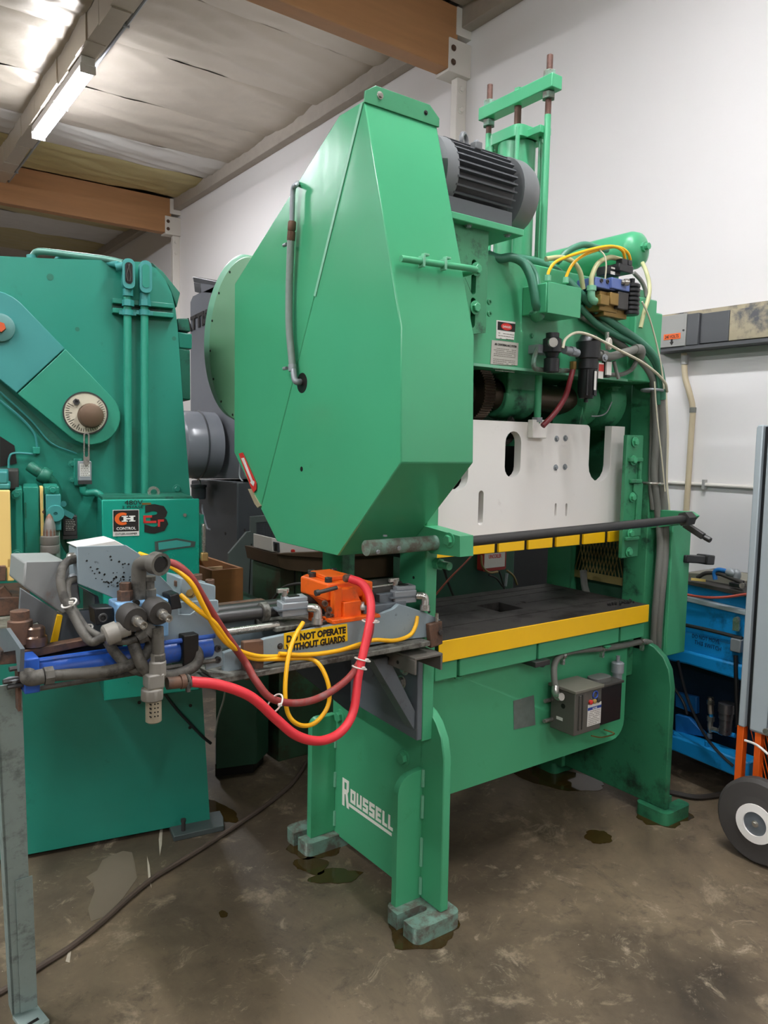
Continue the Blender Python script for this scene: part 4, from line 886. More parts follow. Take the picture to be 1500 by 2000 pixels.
for px, py in ((634, 1178), (642, 1190), (648, 1204), (640, 1200)): bolt(fx(px, py, 1.868), (-.4, -1, 0), .009, HD, RUST, 'link_screw', False, 1.0, 18)
m = MB(); q = fx(708, 1191, 1.84); m.lathe([(.008, 0), (.008, .012), (.005, .016), (.005, .024)], q, (0, 0, 1), 8); m.build('air_fitting', CHROME, HD)
m = MB(); m.lathe([(.009, 0), (.012, .004), (.012, .022)], fx(672, 1130, 1.86), (1, 0, 0), 10); m.build('hose_barb', RUST, HD)
# two limit switches with elbows
def limit_switch(cx, cz, y):
    m = MB(); m.obox((cx, y, cz), (.040, -.004, 0), (.006, .028, 0), (0, 0, .020)); m.obox((cx + .006, y + .002, cz + .026), (.034, -.004, 0), (.005, .024, 0), (0, 0, .007)); t = m.build('limit_switch', ALU, F, bev=.003, label=None)
    m = MB(); m.obox((cx - .008, y - .002, cz + .001), (.048, -.005, 0), (.006, .029, 0), (0, 0, .002)); m.build('switch_gasket', GREYD, t)
    m = MB(); m.obox((cx + .0, y, cz + .034), (.016, 0, 0), (0, .012, 0), (0, 0, .002)); m.build('switch_label', INK, t)
    m = MB(); m.cyl((cx - .02, y + .01, cz + .032), (cx - .02, y + .01, cz + .052), .010, n=12); m.obox((cx - .026, y + .01, cz + .05), (.018, 0, 0), (0, .005, 0), (0, 0, .006)); m.build('switch_roller', CHROME, t, bev=.001)
    m = MB(); m.tube([(cx + .036, y - .03, cz), (cx + .05, y - .045, cz), (cx + .054, y - .05, cz - .012), (cx + .050, y - .053, cz - .034)], .0125, 12); m.lathe([(.016, 0), (.016, .018)], (cx + .051, y - .053, cz - .026), (-.1, -.1, -1), 10); m.build('conduit_elbow', CHROME, t, bev=0)
    return t
q = fx(578, 1189, 1.87); limit_switch(q.x, q.z, 1.89)
q = fx(785, 1163, 1.88); limit_switch(q.x, q.z, 1.88)
m = MB(); q = fx(770, 1141, 1.90); m.cyl(q + Vec((-.09, 0, -.002)), q, .004, n=8); m.build('trip_rod', CHROME, F)
m = MB(); m.box(1.36, 1.46, 1.87, 1.93, 1.105, 1.14); m.build('switch_bracket', GREYD, F, bev=.002)

# upstream end: shaped grey bracket plate carrying the valve block
VYP = 1.74
m = MB(); m.pp([(335, 1147), (347, 1160), (349, 1200), (372, 1200), (385, 1190), (420, 1215), (432, 1250), (436, 1300), (402, 1309), (397, 1262), (388, 1260), (345, 1268), (315, 1253), (318, 1220), (214, 1165), (152, 1140), (150, 1068), (247, 1065), (270, 1080)], 'Y', VYP + .03, .006); BRK = m.build('valve_bracket', GREY, F, bev=.0015)
for px, py in ((424, 1266), (424, 1288)): bolt(V(px, py, 'Y', VYP + .03), (0, -1, 0), .0085, BRK, ROD, 'socket_screw', False, .8, 18)
m = MB(); m.pp([(149, 1068), (225, 1055), (245, 1066), (152, 1070)], 'Y', VYP + .035, .09); m.build('box_cover', LABELW, F, bev=.002)
m = MB(); m.pp([(152, 1072), (247, 1066), (270, 1082), (276, 1150), (214, 1160), (153, 1135)], 'Y', VYP + .04, .08); m.build('valve_wiring_box', GREY, F, bev=.002)
for px, py in ((142, 1090), (146, 1131)):
    q = V(px, py, 'Y', VYP + .07); m = MB(); m.lathe([(.010, 0), (.013, .004), (.013, .02), (.010, .024)], q + Vec((.012, 0, 0)), (-1, 0, 0), 12); m.build('cable_gland', CHROME if py < 1100 else ALU, F)
r = random.Random(5); m = MB()
for i in range(70):
    x, y = (r.gauss(225, 26), r.gauss(1135, 14)) if i < 50 else (r.uniform(160, 265), r.uniform(1075, 1150))
    if not (158 < x < 268 and 1074 < y < 1140 + (x - 158) * .35 - 12): continue
    q = V(x, y, 'Y', VYP + .0298); k2 = r.uniform(.0012, .0032); m.prism([(q.x - k2, q.z), (q.x, q.z - k2 * .8), (q.x + k2, q.z), (q.x + k2 * .2, q.z + k2)], 'Y', VYP + .0292, VYP + .03)
m.build('paint_chips', DARK, BRK, kind='stuff')
a, b = V(230, 1180, 'Y', VYP - .045), V(330, 1218, 'Y', VYP - .045)
m = MB(); m.box(a.x, b.x, VYP - .045, VYP + .028, b.z - .03, a.z); VBK = m.build('valve_block', BLUEV, F, bev=.004)
for px, py in ((267, 1178), (292, 1173)):
    q = V(px, py, 'Y', VYP - .045); m = MB(); m.cyl(q + Vec((0, -.0006, 0)), q + Vec((0, .01, 0)), .0075, n=14); m.build('port_hole', DARK, VBK)
for px, py in ((265, 1209), (314, 1196)):
    d = Vec((.15, -1, -.15)).normalized(); q = V(px, py + 2, 'Y', VYP - .08) - d * .04
    m = MB(); m.lathe([(.028, 0), (.0295, .006), (.0295, .034), (.027, .04)], q, d, 28); pc = m.build('pilot_cap', RUBBER, VBK)
    m = MB(); m.lathe([(.012, .04), (.012, .052), (.009, .052), (.009, .078), (.006, .078), (.006, .07)], q, d, 12); m.build('exhaust_filter', CHROME, pc)
def vb2(name, mt, pix, y0, dp, bev=.003):
    m = MB(); m.pp(pix, 'Y', y0, dp); return m.build(name, mt, F, bev=bev)
vb2('solenoid', BLACKP, [(184, 1188), (222, 1186), (226, 1218), (188, 1222)], VYP - .02, .05)
vb2('solenoid', BLACKP, [(331, 1163), (350, 1158), (356, 1188), (334, 1192)], VYP - .02, .05)
m = MB(); q = V(201, 1207, 'Y', VYP - .022); m.torus(q, (0, 1, 0), .008, .003, 16, 6); m.build('connector_ring', ROD, F)
# pipe fittings on top of the block
top = a.z
q = V(268, 1165, 'Y', VYP - .01)
m = MB(); m.tube([(q.x + .004, q.y, top - .01), (q.x + .004, q.y, top + .05), (q.x + .006, q.y - .004, top + .078), (q.x + .018, q.y - .03, top + .088), (q.x + .03, q.y - .055, top + .086)], .017, 14); m.lathe([(.026, 0), (.026, .025), (.019, .025), (.019, .012)], (q.x + .026, q.y - .04, top + .087), (.3, -1, -.05), 20, False); m.build('pipe_elbow', GHOSE, F)
q2 = Vec((q.x + .028, q.y - .058, top + .086)); m = MB(); m.cyl(q2, q2 + Vec((.001, -.004, 0)), .018, n=16); m.build('pipe_bore', DARK, F)
q = V(292, 1160, 'Y', VYP - .01); m = MB(); m.lathe([(.016, -.01), (.016, .02), (.012, .022), (.012, .04), (.015, .04), (.015, .05)], (q.x, q.y, top), (0, 0, 1), 8); m.build('plug_fitting', GHOSE, F)
q = V(245, 1172, 'Y', VYP - .01); m = MB(); m.lathe([(.018, -.01), (.018, .022), (.013, .024), (.013, .04)], (q.x, q.y, top), (0, 0, 1), 6); m.cyl((q.x, q.y, top + .014), (q.x + .045, q.y + .01, top + .012), .009, n=8); m.build('plug_fitting', RUST, F)
m = MB(); q = V(318, 1099, 'Y', VYP); m.lathe([(.008, 0), (.011, .004), (.011, .03)], q + Vec((-.02, 0, -.002)), (1, 0, .05), 8); m.build('hose_barb', BRASS, F)
# elbows below the block
q = V(222, 1234, 'Y', VYP - .06)
m = MB(); m.cyl(V(250, 1225, 'Y', VYP - .06), V(228, 1233, 'Y', VYP - .06), .019, n=12); m.lathe([(.024, 0), (.024, .026), (.019, .03)], V(229, 1233, 'Y', VYP - .06), V(208, 1241, 'Y', VYP - .06) - V(229, 1233, 'Y', VYP - .06), 10); m.build('hose_fitting', DUSTY, F)
m = MB(); m.cyl(V(295, 1222, 'Y', VYP - .055), V(282, 1240, 'Y', VYP - .06), .018, n=12); m.cyl(V(283, 1238, 'Y', VYP - .06), V(268, 1248, 'Y', VYP - .06), .020, .014, n=8); m.build('hose_fitting', GHOSE, F)
# quick-exhaust tee with its muffler
TYQ = VYP - .07
m = MB(); m.cyl(V(307, 1225, 'Y', TYQ), V(309, 1276, 'Y', TYQ), .014, n=12); m.lathe([(.017, 0), (.017, .014)], V(309, 1290, 'Y', TYQ), (0, 0, 1), 8); m.build('drop_pipe', GHOSE, F)
m = MB(); m.lathe([(.02, 0), (.02, .03), (.016, .034), (.016, .05)], V(308, 1318, 'Y', TYQ), (0, 0, 1), 8); m.build('union_nut', DUSTY, F)
a, b = V(290, 1321, 'Y', TYQ - .02), V(326, 1352, 'Y', TYQ - .02)
m = MB(); m.box(a.x, b.x - .004, TYQ - .02, TYQ + .022, b.z + .01, a.z); m.lathe([(.022, 0), (.026, .006), (.026, .03)], ((a.x + b.x) / 2 - .006, TYQ, b.z - .02), (0, 0, 1), 8); TE = m.build('exhaust_tee', DUSTY, F, bev=.004)
m = MB(); m.lathe([(.014, 0), (.018, .003), (.018, .07), (.020, .072), (.020, .082)], (V(300, 1410, 'Y', TYQ).x, TYQ, V(300, 1410, 'Y', TYQ).z), (0, 0, 1), 20); mu = m.build('muffler', mat('sintered_muffler', '#a9a08a', .5, .5, var=.2, scale=30), F)
for i in range(4):
    for dx in (-.006, .003, .010):
        q = V(300 , 1376 + i * 8, 'Y', TYQ - .018); m = MB(); m.cyl((q.x + dx, TYQ - .0185, q.z), (q.x + dx, TYQ - .01, q.z), .0018, n=8); m.build('muffler_hole', DARK, mu)
m = MB(); m.cyl(V(326, 1335, 'Y', TYQ), V(356, 1332, 'Y', TYQ), .014, n=12); m.lathe([(.017, 0), (.017, .012)], V(352, 1332, 'Y', TYQ), (1, 0, 0), 10); m.build('tee_nipple', RUST, F)
m = MB(); m.torus(V(368, 1331, 'Y', TYQ), (1, 0, .1), .014, .004, 14, 6); m.obox(V(367, 1341, 'Y', TYQ - .01), (.004, 0, 0), (0, .005, 0), (0, 0, .012)); m.build('hose_clamp', GHOSE, F)
# blue pneumatic cylinder and the bars of the upstream table
CYQ = 1.78
a, b = V(70, 1318, 'Y', CYQ), V(395, 1265, 'Y', CYQ)
m = MB(); m.cyl((a.x, CYQ, 1.085), (b.x + .02, CYQ, 1.085), .028, n=24); BC = m.build('feed_cylinder', BLUEC, F)
for dz in (-.03, .032):
    m = MB(); m.cyl((a.x, CYQ - .03, 1.085 + dz), (b.x + .02, CYQ - .03, 1.085 + dz), .006, n=8); m.build('tie_rod', BLUEC if dz > 0 else GHOSE, BC)
m = MB(); q = V(47, 1292, 'Y', CYQ - .04); q1 = V(69, 1345, 'Y', CYQ - .04); m.box(q.x, q1.x + .01, CYQ - .04, CYQ + .04, q1.z - .01, q.z + .004); m.build('cylinder_cap', BLUEC, BC, bev=.003)
m = MB(); q = V(358, 1265, 'Y', CYQ - .04); m.box(q.x, q.x + .04, CYQ - .04, CYQ + .04, 1.04, 1.13); m.build('cylinder_cap', DARK, BC, bev=.003)
m = MB(); m.tube([V(55, 1314, 'Y', CYQ - .05), V(55, 1323, 'Y', CYQ - .06), V(62, 1325, 'Y', CYQ - .065), V(84, 1321, 'Y', CYQ - .065)], .0165, 12); m.lathe([(.020, 0), (.020, .018)], V(86, 1321, 'Y', CYQ - .065), (1, 0, 0), 8); m.build('hose_elbow', GHOSE, F)
for px, py in ((28, 1306), (16, 1331), (24, 1341)):
    q = V(px, py, 'Y', CYQ - .03); m = MB(); m.cyl(q - Vec((.01, 0, 0)), q + Vec((.04, .005, 0)), .0055, n=8); m.build('stud', ROD, F)
m = MB(); m.pp([(20, 1295), (40, 1272), (215, 1240), (240, 1230), (240, 1246), (40, 1290)], 'Y', 1.80, .03); m.build('table_bar', RUST, F, bev=.002)
m = MB(); m.pp([(0, 1272), (34, 1265), (34, 1296), (0, 1299)], 'Y', 1.78, .04); m.build('table_bar', RUST, F, bev=.002)
m = MB(); m.pp([(40, 1291), (240, 1250), (240, 1262), (40, 1303)], 'Y', 1.815, .03); m.build('table_slot', DARK, F)
m = MB(); m.box(.25, .70, 1.84, 2.2, 1.10, 1.125); m.build('table_top', SHELF, F, bev=.003)
m = MB(); m.plate([V(0, 1228, 'X', .30), V(12, 1227, 'X', .30), V(36, 1262, 'X', .30), V(40, 1268, 'X', .30), V(38, 1312, 'X', .30), V(34, 1312, 'X', .30), V(30, 1270, 'X', .30), V(0, 1275, 'X', .30)], (.008, 0, 0)); m.build('end_plate', GREYD, F, bev=.002)
# stock guide housing
m = MB(); m.pp([(48, 1098), (125, 1096), (150, 1108), (158, 1180), (122, 1200), (45, 1145)], 'Y', 1.86, .16); GH = m.build('guide_housing', mat('guide_grey', '#8f918e', .5, var=.15, scale=8, wear='#8a6a5a', wear_amt=.6, wear_scale=7), F, bev=.004)
m = MB(); m.pp([(40, 1148), (118, 1198), (105, 1262), (90, 1262), (85, 1232), (74, 1216), (60, 1220), (53, 1236), (50, 1262), (34, 1262)], 'Y', 1.855, .012); m.build('guide_plate', mat('scuffed_guide_plate', '#6f7374', .45, .3, var=.3, scale=12), F, bev=.002)
m = MB(); m.plate([V(112, 1200, 'Y', 1.85), V(123, 1202, 'Y', 1.85), V(112, 1260, 'Y', 1.85), V(98, 1260, 'Y', 1.85)], (0, .02, 0)); m.build('yellow_gauge', YELLOW, F, bev=.002)
m = MB(); m.pp([(122, 1196), (190, 1190), (215, 1215), (225, 1240), (112, 1260)], 'Y', 1.87, .02); m.build('guide_plate', GREYD, F, bev=.002)
m = MB(); m.pp([(150, 1142), (185, 1165), (185, 1215), (205, 1230), (192, 1165), (160, 1148)], 'Y', 1.84, .1); m.build('guide_post', GREYD, F)
q = V(40, 1255, 'Y', 1.83); m = MB(); m.lathe([(.026, 0), (.026, .05), (.020, .053), (.020, .072), (.014, .074)], (q.x, 1.83, q.z), (0, 0, 1), 18); m.build('guide_stud', RUST, F)
q = V(68, 1262, 'Y', 1.82); m = MB(); m.lathe([(.026, 0), (.026, .02), (.022, .024), (.022, .040), (.018, .044)], (q.x, 1.82, q.z + .002), (0, 0, 1), 18); m.build('guide_stud', mat('worn_chrome_stud', '#8a7263', .3, .8, var=.3, scale=20), F)
# slide body behind the bracket (grey blocks with screws)
m = MB(); m.pp([(352, 1128), (422, 1144), (422, 1172), (352, 1175)], 'Y', 1.86, .10); m.build('roll_block', GREY, F, bev=.004)
m = MB(); m.pp([(350, 1176), (427, 1172), (428, 1196), (352, 1204)], 'Y', 1.85, .12); m.build('roll_block', GREY, F, bev=.003)
for px, py in ((349, 1138), (386, 1126), (410, 1136)): bolt(V(px, py + 6, 'Y', 1.89), (0, 0, 1), .012, F, RUST, 'cap_screw', False, 1.1, 18)
m = MB(); q = V(374, 1160, 'Y', 1.85); m.lathe([(.012, 0), (.012, .015), (.008, .015), (.008, .03)], q, (-.6, -1, .3), 8); m.build('grease_fitting', BRASS, F)
# support leg at the upstream end: angle iron with a foot
Ltop, Lbot = V(18, 1345, 'Y', 1.80), V(46, 1985, 'Z', 0)
d = Vec((Lbot.x, Lbot.y, .0)) - Vec((Ltop.x, Ltop.y, Ltop.z))
def lp3(u, z): 
    t = (Ltop.z - z) / Ltop.z; return Vec((Ltop.x + (Lbot.x - Ltop.x) * t + u, Ltop.y + (Lbot.y - Ltop.y) * t, z))
LEGM = mat('hammered_grey_paint', '#8fa09b', .5, .1, var=.18, scale=16, wear='#6f7a76', wear_amt=.8, wear_scale=20)
m = MB(); m.hexa([lp3(-.028, 1.06), lp3(.026, 1.06), lp3(.026, .02), lp3(-.028, .02)], [p + Vec((0, .006, 0)) for p in (lp3(-.028, 1.06), lp3(.026, 1.06), lp3(.026, .02), lp3(-.028, .02))]); LG = m.build('support_leg', LEGM, F, bev=.001)
m = MB(); m.hexa([lp3(-.028, 1.06), lp3(-.022, 1.06), lp3(-.022, .02), lp3(-.028, .02)], [p + Vec((0, .05, 0)) for p in (lp3(-.028, 1.06), lp3(-.022, 1.06), lp3(-.022, .02), lp3(-.028, .02))]); m.build('leg_flange', LEGM, LG)
m = MB(); m.hexa([lp3(-.006, .50) - Vec((0, .004, 0)), lp3(.034, .50) - Vec((0, .004, 0)), lp3(.036, .02) - Vec((0, .004, 0)), lp3(-.008, .02) - Vec((0, .004, 0))], [lp3(-.006, .50), lp3(.034, .50), lp3(.036, .02), lp3(-.008, .02)]); m.build('leg_extension', LEGM, LG, bev=.001)
m = MB(); q = lp3(.012, 0); m.obox((q.x, q.y - .035, .008), (.032, .008, 0), (-.008, .045, 0), (0, 0, .006)); m.build('leg_foot', LEGM, LG, bev=.002)
m = MB(); m.obox((q.x + .002, q.y - .055, .0142), (.014, .004, 0), (-.001, .005, 0), (0, 0, .0008)); m.build('foot_slot', DARK, LG)
m = MB(); m.pp([(34, 1310), (40, 1312), (42, 1388), (36, 1390)], 'Y', 1.77, .03); m.build('leg_clamp', RUST, F)
m = MB(); q = V(24, 1322, 'Y', 1.76); m.lathe([(.004, 0), (.018, .004), (.006, .02)], q, (0, 0, -1), 6); m.build('wing_nut', ALU, F)

# ---------------------------------------------------------------- hoses and cables of the feed (each a thing)
def hose(name, pts, r, mt, label, cat='hose', n=10, sub=7):
    m = MB(); m.tube([V(x, y, 'Y', d) for x, y, d in pts], r, n, sub); return m.build(name, mt, label=label, cat=cat)
h1 = hose('air_hose', [(372, 1331, 1.67), (430, 1338, 1.66), (490, 1361, 1.65), (540, 1405, 1.65), (580, 1437, 1.65), (625, 1447, 1.66), (665, 1430, 1.68), (690, 1390, 1.70), (700, 1320, 1.72), (714, 1255, 1.74), (724, 1200, 1.76), (722, 1165, 1.79), (707, 1140, 1.82), (683, 1130, 1.85)], .0125, REDH, 'bright red air hose from the brass tee up to the orange gripper head')
h2 = hose('air_hose', [(320, 1097, 1.74), (345, 1104, 1.72), (372, 1128, 1.71), (398, 1170, 1.72), (425, 1215, 1.74), (452, 1255, 1.76), (480, 1295, 1.775), (500, 1330, 1.72), (530, 1364, 1.70), (580, 1373, 1.70), (630, 1360, 1.71), (680, 1325, 1.72), (706, 1285, 1.74), (722, 1240, 1.76), (726, 1205, 1.785)], .0098, REDF, 'faded dark red air hose sagging beneath the feed shelf')
y1 = hose('power_cable', [(272, 1082, 1.80), (300, 1092, 1.76), (340, 1110, 1.72), (374, 1140, 1.70), (398, 1185, 1.70), (425, 1235, 1.72), (455, 1265, 1.76), (500, 1281, 1.79), (547, 1282, 1.80), (585, 1279, 1.80), (640, 1275, 1.80), (700, 1262, 1.80)], .0062, YCAB, 'long yellow cable crossing the red hose and running under the warning sign', 'cable')
y2 = hose('power_cable', [(352, 1162, 1.74), (385, 1190, 1.71), (418, 1216, 1.71), (450, 1258, 1.75), (490, 1285, 1.79), (545, 1287, 1.795), (600, 1286, 1.80), (625, 1300, 1.775), (642, 1340, 1.75), (640, 1380, 1.74), (615, 1412, 1.73), (585, 1416, 1.73), (563, 1395, 1.74), (557, 1350, 1.75), (562, 1290, 1.77), (575, 1245, 1.80), (592, 1216, 1.83)], .0062, YCAB, 'yellow cable hanging in a loop below the warning sign', 'cable')
y3 = hose('power_cable', [(815, 1204, 1.83), (812, 1222, 1.82), (800, 1241, 1.81), (770, 1251, 1.80), (732, 1250, 1.795), (700, 1259, 1.795), (660, 1271, 1.79), (600, 1279, 1.79), (545, 1277, 1.79)], .0062, YCAB, 'short yellow cable from the right limit switch along the rail', 'cable')
def zip_tie(px, py, d, R, ax, label):
    m = MB(); q = V(px, py, 'Y', d); m.torus(q, ax, R, .0022, 18, 6); m.obox(q + Vec((0, -R, .004)), (.004, 0, 0), (0, .004, 0), (0, 0, .003)); m.build('zip_tie', ZIP, label=label, cat='zip tie', group='white zip ties on the hoses')
zip_tie(724, 1213, 1.765, .024, (.1, 0, 1), 'white zip tie around both red hoses, highest of the three')
zip_tie(708, 1288, 1.73, .022, (.3, 0, 1), 'white zip tie around the two red hoses in the middle')
zip_tie(702, 1304, 1.72, .02, (.3, 0, 1), 'white zip tie around red hoses just below the middle tie')
zip_tie(537, 1374, 1.675, .026, (.6, 0, -.5), 'white zip tie joining the red hoses at the low left bend')
g = [([(150, 1091, 1.80), (128, 1100, 1.79), (118, 1130, 1.77), (126, 1170, 1.75), (145, 1205, 1.73), (165, 1240, 1.70), (180, 1254, 1.69), (198, 1246, 1.68), (212, 1240, 1.68)], .0098, 'black cable hooping left from the wiring box to the valve block'),
     ([(150, 1131, 1.79), (133, 1138, 1.78), (132, 1165, 1.76), (150, 1200, 1.74), (170, 1228, 1.72), (200, 1245, 1.70), (240, 1253, 1.69), (268, 1247, 1.68)], .0085, 'thinner black cable strapped alongside the hooping one'),
     ([(95, 1320, 1.715), (140, 1317, 1.71), (200, 1312, 1.70), (250, 1300, 1.70), (285, 1278, 1.70), (296, 1250, 1.70), (300, 1232, 1.70)], .0125, 'dirty grey hose from the blue cylinder end to the valve'),
     ([(255, 1232, 1.71), (262, 1262, 1.69), (275, 1295, 1.68), (290, 1312, 1.69), (325, 1320, 1.72), (360, 1312, 1.73), (384, 1296, 1.74), (386, 1275, 1.75), (372, 1262, 1.76)], .0135, 'thick black hose looping under the valve to the cylinder'),
     ([(210, 1252, 1.73), (225, 1275, 1.72), (250, 1300, 1.71), (280, 1312, 1.705), (300, 1308, 1.73)], .012, 'flattened black hose sagging behind the brass tee')]
for pts, r, lb in g: hose('valve_hose', pts, r, GHOSE, lb)
for (px, py) in ((135, 1178), (167, 1229)): zip_tie(px, py, 1.735, .016, (.5, .2, -1), 'white zip tie on the two black cables, %s' % ('upper one' if py < 1200 else 'lower one'))

# ================================================================ THE OLDER TEAL PRESS ON THE LEFT (own frame: a right, b away, c up)
OLD = thing('punch_press', (LO - LU * .5 + LN * .4)[:2] + (0,), 'older teal green punch press with dial and control cabinet, left side of picture', 'press')
T = OLD
def lb(a0, a1, b0, b1, c0, c1): return MB(LM).box(a0, a1, b0, b1, c0, c1)
def LW(px, py, b=0.0): return LM @ Vec(L(px, py, b))
FRONT = -LN
edge = [(410, 1603), (398, 1400), (385, 1180), (372, 970), (357, 780), (347, 640), (343, 605), (335, 572), (322, 545), (305, 524), (280, 512), (240, 509), (100, 505), (0, 500)]
o = [L(x, y) for x, y in edge]
poly = [(q[0], q[2]) for q in o] + [(-1.75, o[-1][2] + .03), (-1.75, .02), (0, .02)]
poly = [(min(q[0], 5), max(q[1], .02)) for q in poly]
m = MB(LM); m.plate([(q[0], 0, q[1]) for q in poly], (0, .05, 0)); FACE = m.build('side_frame', TEAL, T, bev=.004)
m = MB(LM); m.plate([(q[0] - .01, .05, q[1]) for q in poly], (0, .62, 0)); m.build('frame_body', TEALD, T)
m = MB(LM); m.plate([(q[0], .67, q[1]) for q in poly], (0, .05, 0)); m.build('side_frame', TEAL, T, bev=.004)
# foot
q = L(380, 1608)
m = MB(LM); m.plate([(q[0] - .10, -.085, 0), (q[0] + .105, -.075, 0), (q[0] + .12, .0, 0), (q[0] + .12, .06, 0), (q[0] - .10, .06, 0)], (0, 0, .022)); m.build('foot_plate', mat('worn_foot_plate', '#4d5654', .5, .3, var=.25, scale=14), T, bev=.003)
m = MB(LM); m.lathe([(.009, 0), (.009, .04), (.011, .04), (.011, .05)], (q[0] - .055, -.05, .02), (0, 0, 1), 10); m.build('anchor_bolt', ROD, T)
# flat link arm with two round ends
c1, r1 = L(174, 813), .105; c2 = L(-12, 642); r2 = .125
ang = math.atan2(c2[2] - c1[2], c2[0] - c1[0])
ol = [(c1[0] + r1 * cos(ang + pi / 2 + pi * k / 14), -.055, c1[2] + r1 * sin(ang + pi / 2 + pi * k / 14)) for k in range(15)] 
ol = [(c1[0] + r1 * cos(ang - pi / 2 - pi * k / 14), -.055, c1[2] + r1 * sin(ang - pi / 2 - pi * k / 14)) for k in range(15)]
ol2 = [(c2[0] + r2 * cos(ang + pi / 2 - pi * k / 14), -.055, c2[2] + r2 * sin(ang + pi / 2 - pi * k / 14)) for k in range(15)]
sp = .52
mid = [(c1[0] + (c2[0] - c1[0]) * sp, c1[2] + (c2[2] - c1[2]) * sp)]
def at_sp(t, s): 
    rr = r1 + (r2 - r1) * t; return (c1[0] + (c2[0] - c1[0]) * t + s * rr * cos(ang + pi / 2), -.055, c1[2] + (c2[2] - c1[2]) * t + s * rr * sin(ang + pi / 2))
m = MB(LM); m.plate(ol + [at_sp(sp - .004, 1), at_sp(sp - .004, -1)], (0, .055, 0)); LK = m.build('gear_cover', TEALF if False else mat('teal_paint_light', '#2a8a70', .4, var=.08, scale=4), T, bev=.003)
m = MB(LM); m.plate([at_sp(sp + .004, -1), at_sp(sp + .004, 1)] + ol2, (0, .052, 0)); LK2 = m.build('gear_cover', TEALB, T, bev=.003)
c = L(0, 640, -.055); m = MB(LM); m.lathe([(.048, 0), (.048, .012), (.04, .016)], c, (0, -1, 0), 28); hb = m.build('cover_boss', mat('boss_grey_teal', '#5a8a86', .45, var=.1), LK2)
m = MB(LM); m.lathe([(.02, .016), (.018, .03)], c, (0, -1, 0), 6); m.build('boss_nut', mat('boss_orange', '#c8552a', .5, var=.1), LK2)
# dial
c = L(167, 807, -.055)
m = MB(LM); m.lathe([(.078, 0), (.078, .008), (.073, .008), (.073, .004)], c, (0, -1, 0), 40); m.build('dial_rim', ROD, LK)
m = MB(LM); m.lathe([(.074, 0), (.074, .006)], c, (0, -1, 0), 40); DI = m.build('dial_face', mat('dial_cream', '#cfc6b0', .45, var=.1, scale=20, wear='#8a7a5a', wear_amt=.6, wear_scale=14), LK)
m = MB(LM)
for k in range(48):
    a = 2 * pi * k / 48
    if .9 < a < 2.6: continue
    r0 = .056 if k % 4 else .046
    m.obox((c[0] + cos(a) * (r0 + .068) / 2, c[1] - .0065, c[2] + sin(a) * (r0 + .068) / 2), (cos(a) * (.068 - r0) / 2, 0, sin(a) * (.068 - r0) / 2), (-sin(a) * .0009, 0, cos(a) * .0009), (0, .0006, 0))
m.build('dial_marks', INK, DI, kind='stuff')
m = MB(LM); m.lathe([(.046, 0), (.042, .01), (.042, .045), (.038, .048)], L(177, 812, -.06), (0, -1, 0), 28); m.build('dial_shaft', mat('brown_shaft', '#6a5442', .5, .3, var=.2), LK)
m = MB(LM); m.lathe([(.012, 0), (.012, .012), (.006, .012), (.006, .004)], L(149, 785, -.061), (0, -1, 0), 6); m.build('dial_screw', ROD, LK)
# slotted lever and limit switch under the dial
a0, a1 = L(169, 850, -.085), L(169, 903, -.085)
m = MB(LM); rr = .0105
outl = [(a0[0] + rr * cos(pi * k / 8), -.085, a0[2] + rr * sin(pi * k / 8)) for k in range(9)] + [(a1[0] + rr * cos(pi + pi * k / 8), -.085, a1[2] + rr * sin(pi + pi * k / 8)) for k in range(9)]
inl = [(a0[0] + .0055 * cos(pi * k / 8), -.085, a0[2] + .0055 * sin(pi * k / 8)) for k in range(9)] + [(a1[0] + .0055 * cos(pi + pi * k / 8), -.085, a1[2] + .025 + .0055 * sin(pi + pi * k / 8)) for k in range(9)]
m.plate(outl, (0, .004, 0), [inl]); m.build('switch_lever', CHROME, T)
def lsw(px, py, b, w2, h2, dmat, lmat, ink):
    c = L(px, py, b); m = lb(c[0] - w2, c[0] + w2, b, b + .06, c[2] - h2, c[2] + h2); s = m.build('limit_switch', dmat, T, bev=.003)
    m = lb(c[0] - w2 * .75, c[0] + w2 * .75, b - .001, b, c[2] - h2 * .55, c[2] + h2 * .75); lab = m.build('switch_label', lmat, s)
    r = random.Random(px); m = MB(LM)
    for i in range(7):
        z = c[2] + h2 * .6 - i * h2 * .17; x = c[0] - w2 * .62
        while x < c[0] + w2 * .55: ww = r.uniform(.003, .008); m.box(x, x + ww, b - .0016, b - .001, z - .0012, z + .0012); x += ww + .002
    m.build('fine_print', ink, lab, kind='stuff')
    m = lb(c[0] - w2, c[0] + w2, b - .004, b + .05, c[2] - h2 - .012, c[2] - h2); m.build('switch_end', ROD, s)
    return s
lsw(166, 920, -.075, .023, .036, ALU, LABELW, INKG)
lsw(137, 1027, -.12, .024, .036, ROD, INK, LABELM)
m = lb(L(143, 920)[0], L(160, 920)[0], -.03, -.0, L(150, 948)[2], L(150, 895)[2]); m.build('switch_mount', TEAL, T, bev=.003)
for py in (906, 938): bolt(LW(141, py, -.02), FRONT, .009, T, TEAL)
m = MB(LM); q = L(131, 1003, -.13); m.obox(q, (.02, 0, -.012), (0, .004, 0), (.005, 0, .008)); m.lathe([(.010, 0), (.010, .012)], L(124, 984, -.13), (0, -1, 0), 14); m.build('switch_arm', TEALB, T)
